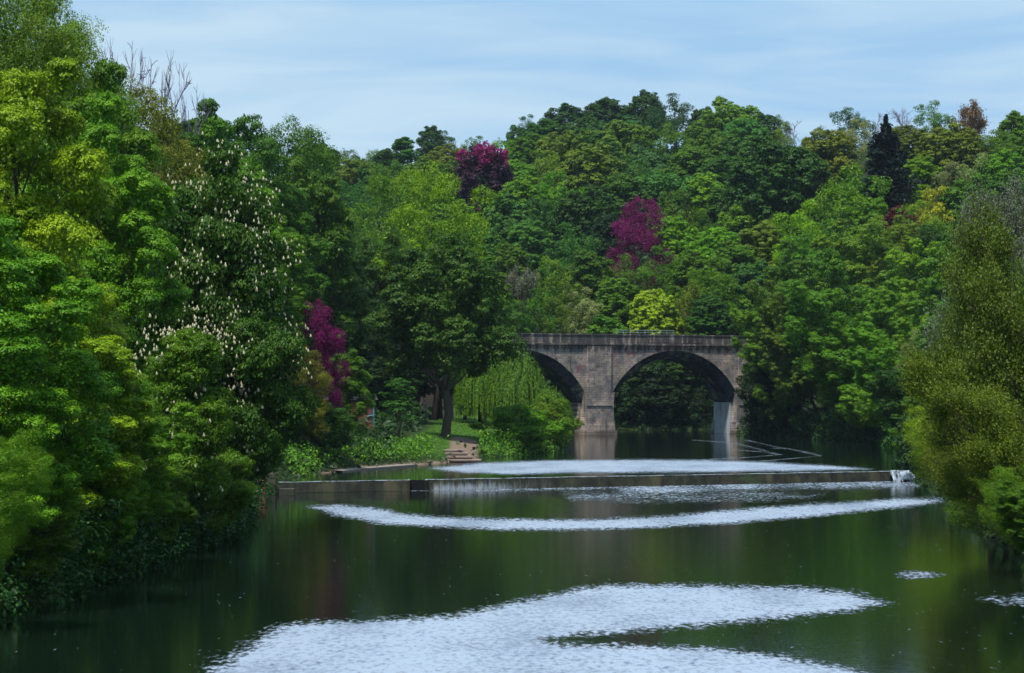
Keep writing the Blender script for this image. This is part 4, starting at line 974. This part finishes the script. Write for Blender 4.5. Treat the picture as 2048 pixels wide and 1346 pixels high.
# brick hut
hut = bpy.data.objects.new('brick_building', None); C.objects.link(hut); Yh = 232.0; xh = px2x(750, Yh); zh = g1(xh - 1, Yh)
hut.location = (xh, Yh, zh); hut.rotation_euler = (0, 0, math.radians(8))
tag(hut, 'red brick building corner with a teal downpipe half hidden behind the left bank tree', 'building')
Hh = py2z(803, Yh) - zh
b = MB(); b.box(-5, 0, 0, 6, -1.0, Hh); b.build('wall', BRICK, hut)
b = MB(); b.box(-5.2, .18, -.2, 6.2, Hh + .003, Hh + .16); b.build('roof_edge', plain('dark_fascia', (.03,.03,.035), .6), hut)
b = MB(); b.quad((-5.3, -.3, Hh + .165), (.28, -.3, Hh + .165), (.28, 3, Hh + .7), (-5.3, 3, Hh + .7)); b.quad((-5.3, 3, Hh + .7), (.28, 3, Hh + .7), (.28, 6.3, Hh + .165), (-5.3, 6.3, Hh + .165)); b.quad((.2, -.2, Hh + .163), (.2, 6.2, Hh + .163), (.2, 3, Hh + .66)); b.build('roof', plain('slate', (.05,.05,.055), .6), hut)
V, Fc = tubes([[(np.array([-.12, -.09, .0]), .055), (np.array([-.12, -.09, Hh - .1]), .055)], [(np.array([-.12, -.09, Hh * .46]), .045), (np.array([-.75, -.09, Hh * .40]), .045)]], 8)
link('downpipe', mesh_np('downpipe', V, Fc, 4, plain('teal_paint', (.05,.35,.38), .4, .1)), hut)
b = MB(); b.box(-.95, -.3, -.022, .0, .3, 1.9); b.build('pink_painted_patch', plain('pink_paint', (.16,.06,.08), .7, .4, 3), hut)
fn = MB(); fn.box(.25, .33, .0, .08, -.5, 3.2); fn.box(1.9, 1.98, 3, 3.08, -.5, 3.0)
# driftwood stump
V, Fc = tubes([[(np.array([0, 0, -.2]), .2), (np.array([.05, 0, .35]), .15), (np.array([-.05, .05, 1.0]), .07)], [(np.array([.05, 0, .2]), .12), (np.array([.35, 0, .25]), .08), (np.array([.6, .1, .02]), .04)], [(np.array([0, 0, .4]), .09), (np.array([.2, -.05, .75]), .05), (np.array([.22, 0, 1.0]), .02)]], 7)
ds = link('driftwood_stump', mesh_np('driftwood_stump', V, Fc, 4, plain('grey_driftwood', (.20,.17,.13), .9)), None, (px2x(778, 205), 205, g1(px2x(778, 205), 205)))
if river_d(np.array([ds.location[0]]), np.array([205.]))[0] > 0: ds.location[2] = 0
ds.scale = (.45, .45, .5); ds.location = (float(xl(205)) - .25, 205, -.1)
tag(ds, 'grey broken driftwood stump standing at the shore below the nettles', 'stump')
# shore ledge
lg = MB(); 
for a_, b_ in ((196, 201), (201, 207), (207, 212)):
    xa_, xb_ = float(xl(a_)), float(xl(b_)); lg.quad((xa_ + .2, a_, .10), (xb_ + .2, b_, .10), (xb_ - .9, b_ + .2, .16), (xa_ - .9, a_ + .2, .16)); lg.quad((xa_ + .2, a_, -.6), (xb_ + .2, b_, -.6), (xb_ + .2, b_, .10), (xa_ + .2, a_, .10))
o = lg.build('stone_ledge', plain('pale_ledge', (.22,.19,.16), .8, .4, 3)); tag(o, 'low pale stone ledge at the water edge above the weir on the left', 'ledge')
# right bank wall
rw = MB()
for a_, b_ in ((198, 202), (202, 206), (206, 216), (216, 228)):
    xa_, xb_ = float(xr(a_)) + .4, float(xr(b_)) + .4
    rw.quad((xa_, a_, -1.5), (xb_, b_, -1.5), (xb_, b_, 3.3), (xa_, a_, 3.3)); rw.quad((xa_, a_, 3.3), (xb_, b_, 3.3), (xb_ + .7, b_, 3.3), (xa_ + .7, a_, 3.3)); rw.quad((xa_ + .7, a_, 3.3), (xb_ + .7, b_, 3.3), (xb_ + .7, b_, -1.5), (xa_ + .7, a_, -1.5))
a_ = 198; xa_ = float(xr(a_)) + .4; rw.quad((xa_, a_, -1.5), (xa_ + .7, a_, -1.5), (xa_ + .7, a_, 3.3), (xa_, a_, 3.3))
o = rw.build('retaining_wall', stone_mat('wall_stone_y', 'yz', base=(.2,.15,.12), alt=(.1,.1,.09), soot=False)); tag(o, 'overgrown stone retaining wall on the right bank beside the end of the weir', 'wall')


# ------------------------------------------------------------------ haze in the valley air
hz = bpy.data.materials.new('haze'); hz.use_nodes = True; nt = hz.node_tree; nt.nodes.clear()
o_ = nt.nodes.new('ShaderNodeOutputMaterial'); pv = nt.nodes.new('ShaderNodeVolumePrincipled')
pv.inputs['Color'].default_value = (.62, .78, 1.0, 1); pv.inputs['Density'].default_value = .00005; pv.inputs['Anisotropy'].default_value = .1
nt.links.new(pv.outputs[0], o_.inputs['Volume'])
try: hz.cycles.homogeneous_volume = True
except Exception: pass
zt = max(d['zt'] for d in T) + 3
b = MB(); b.box(-3600, 3900, -3400, 5600, -30, zt); h = b.build('haze', hz); tag(h, kind='stuff')
cy.volume_bounces = 0; cy.volume_max_steps = 64; cy.volume_step_rate = 10
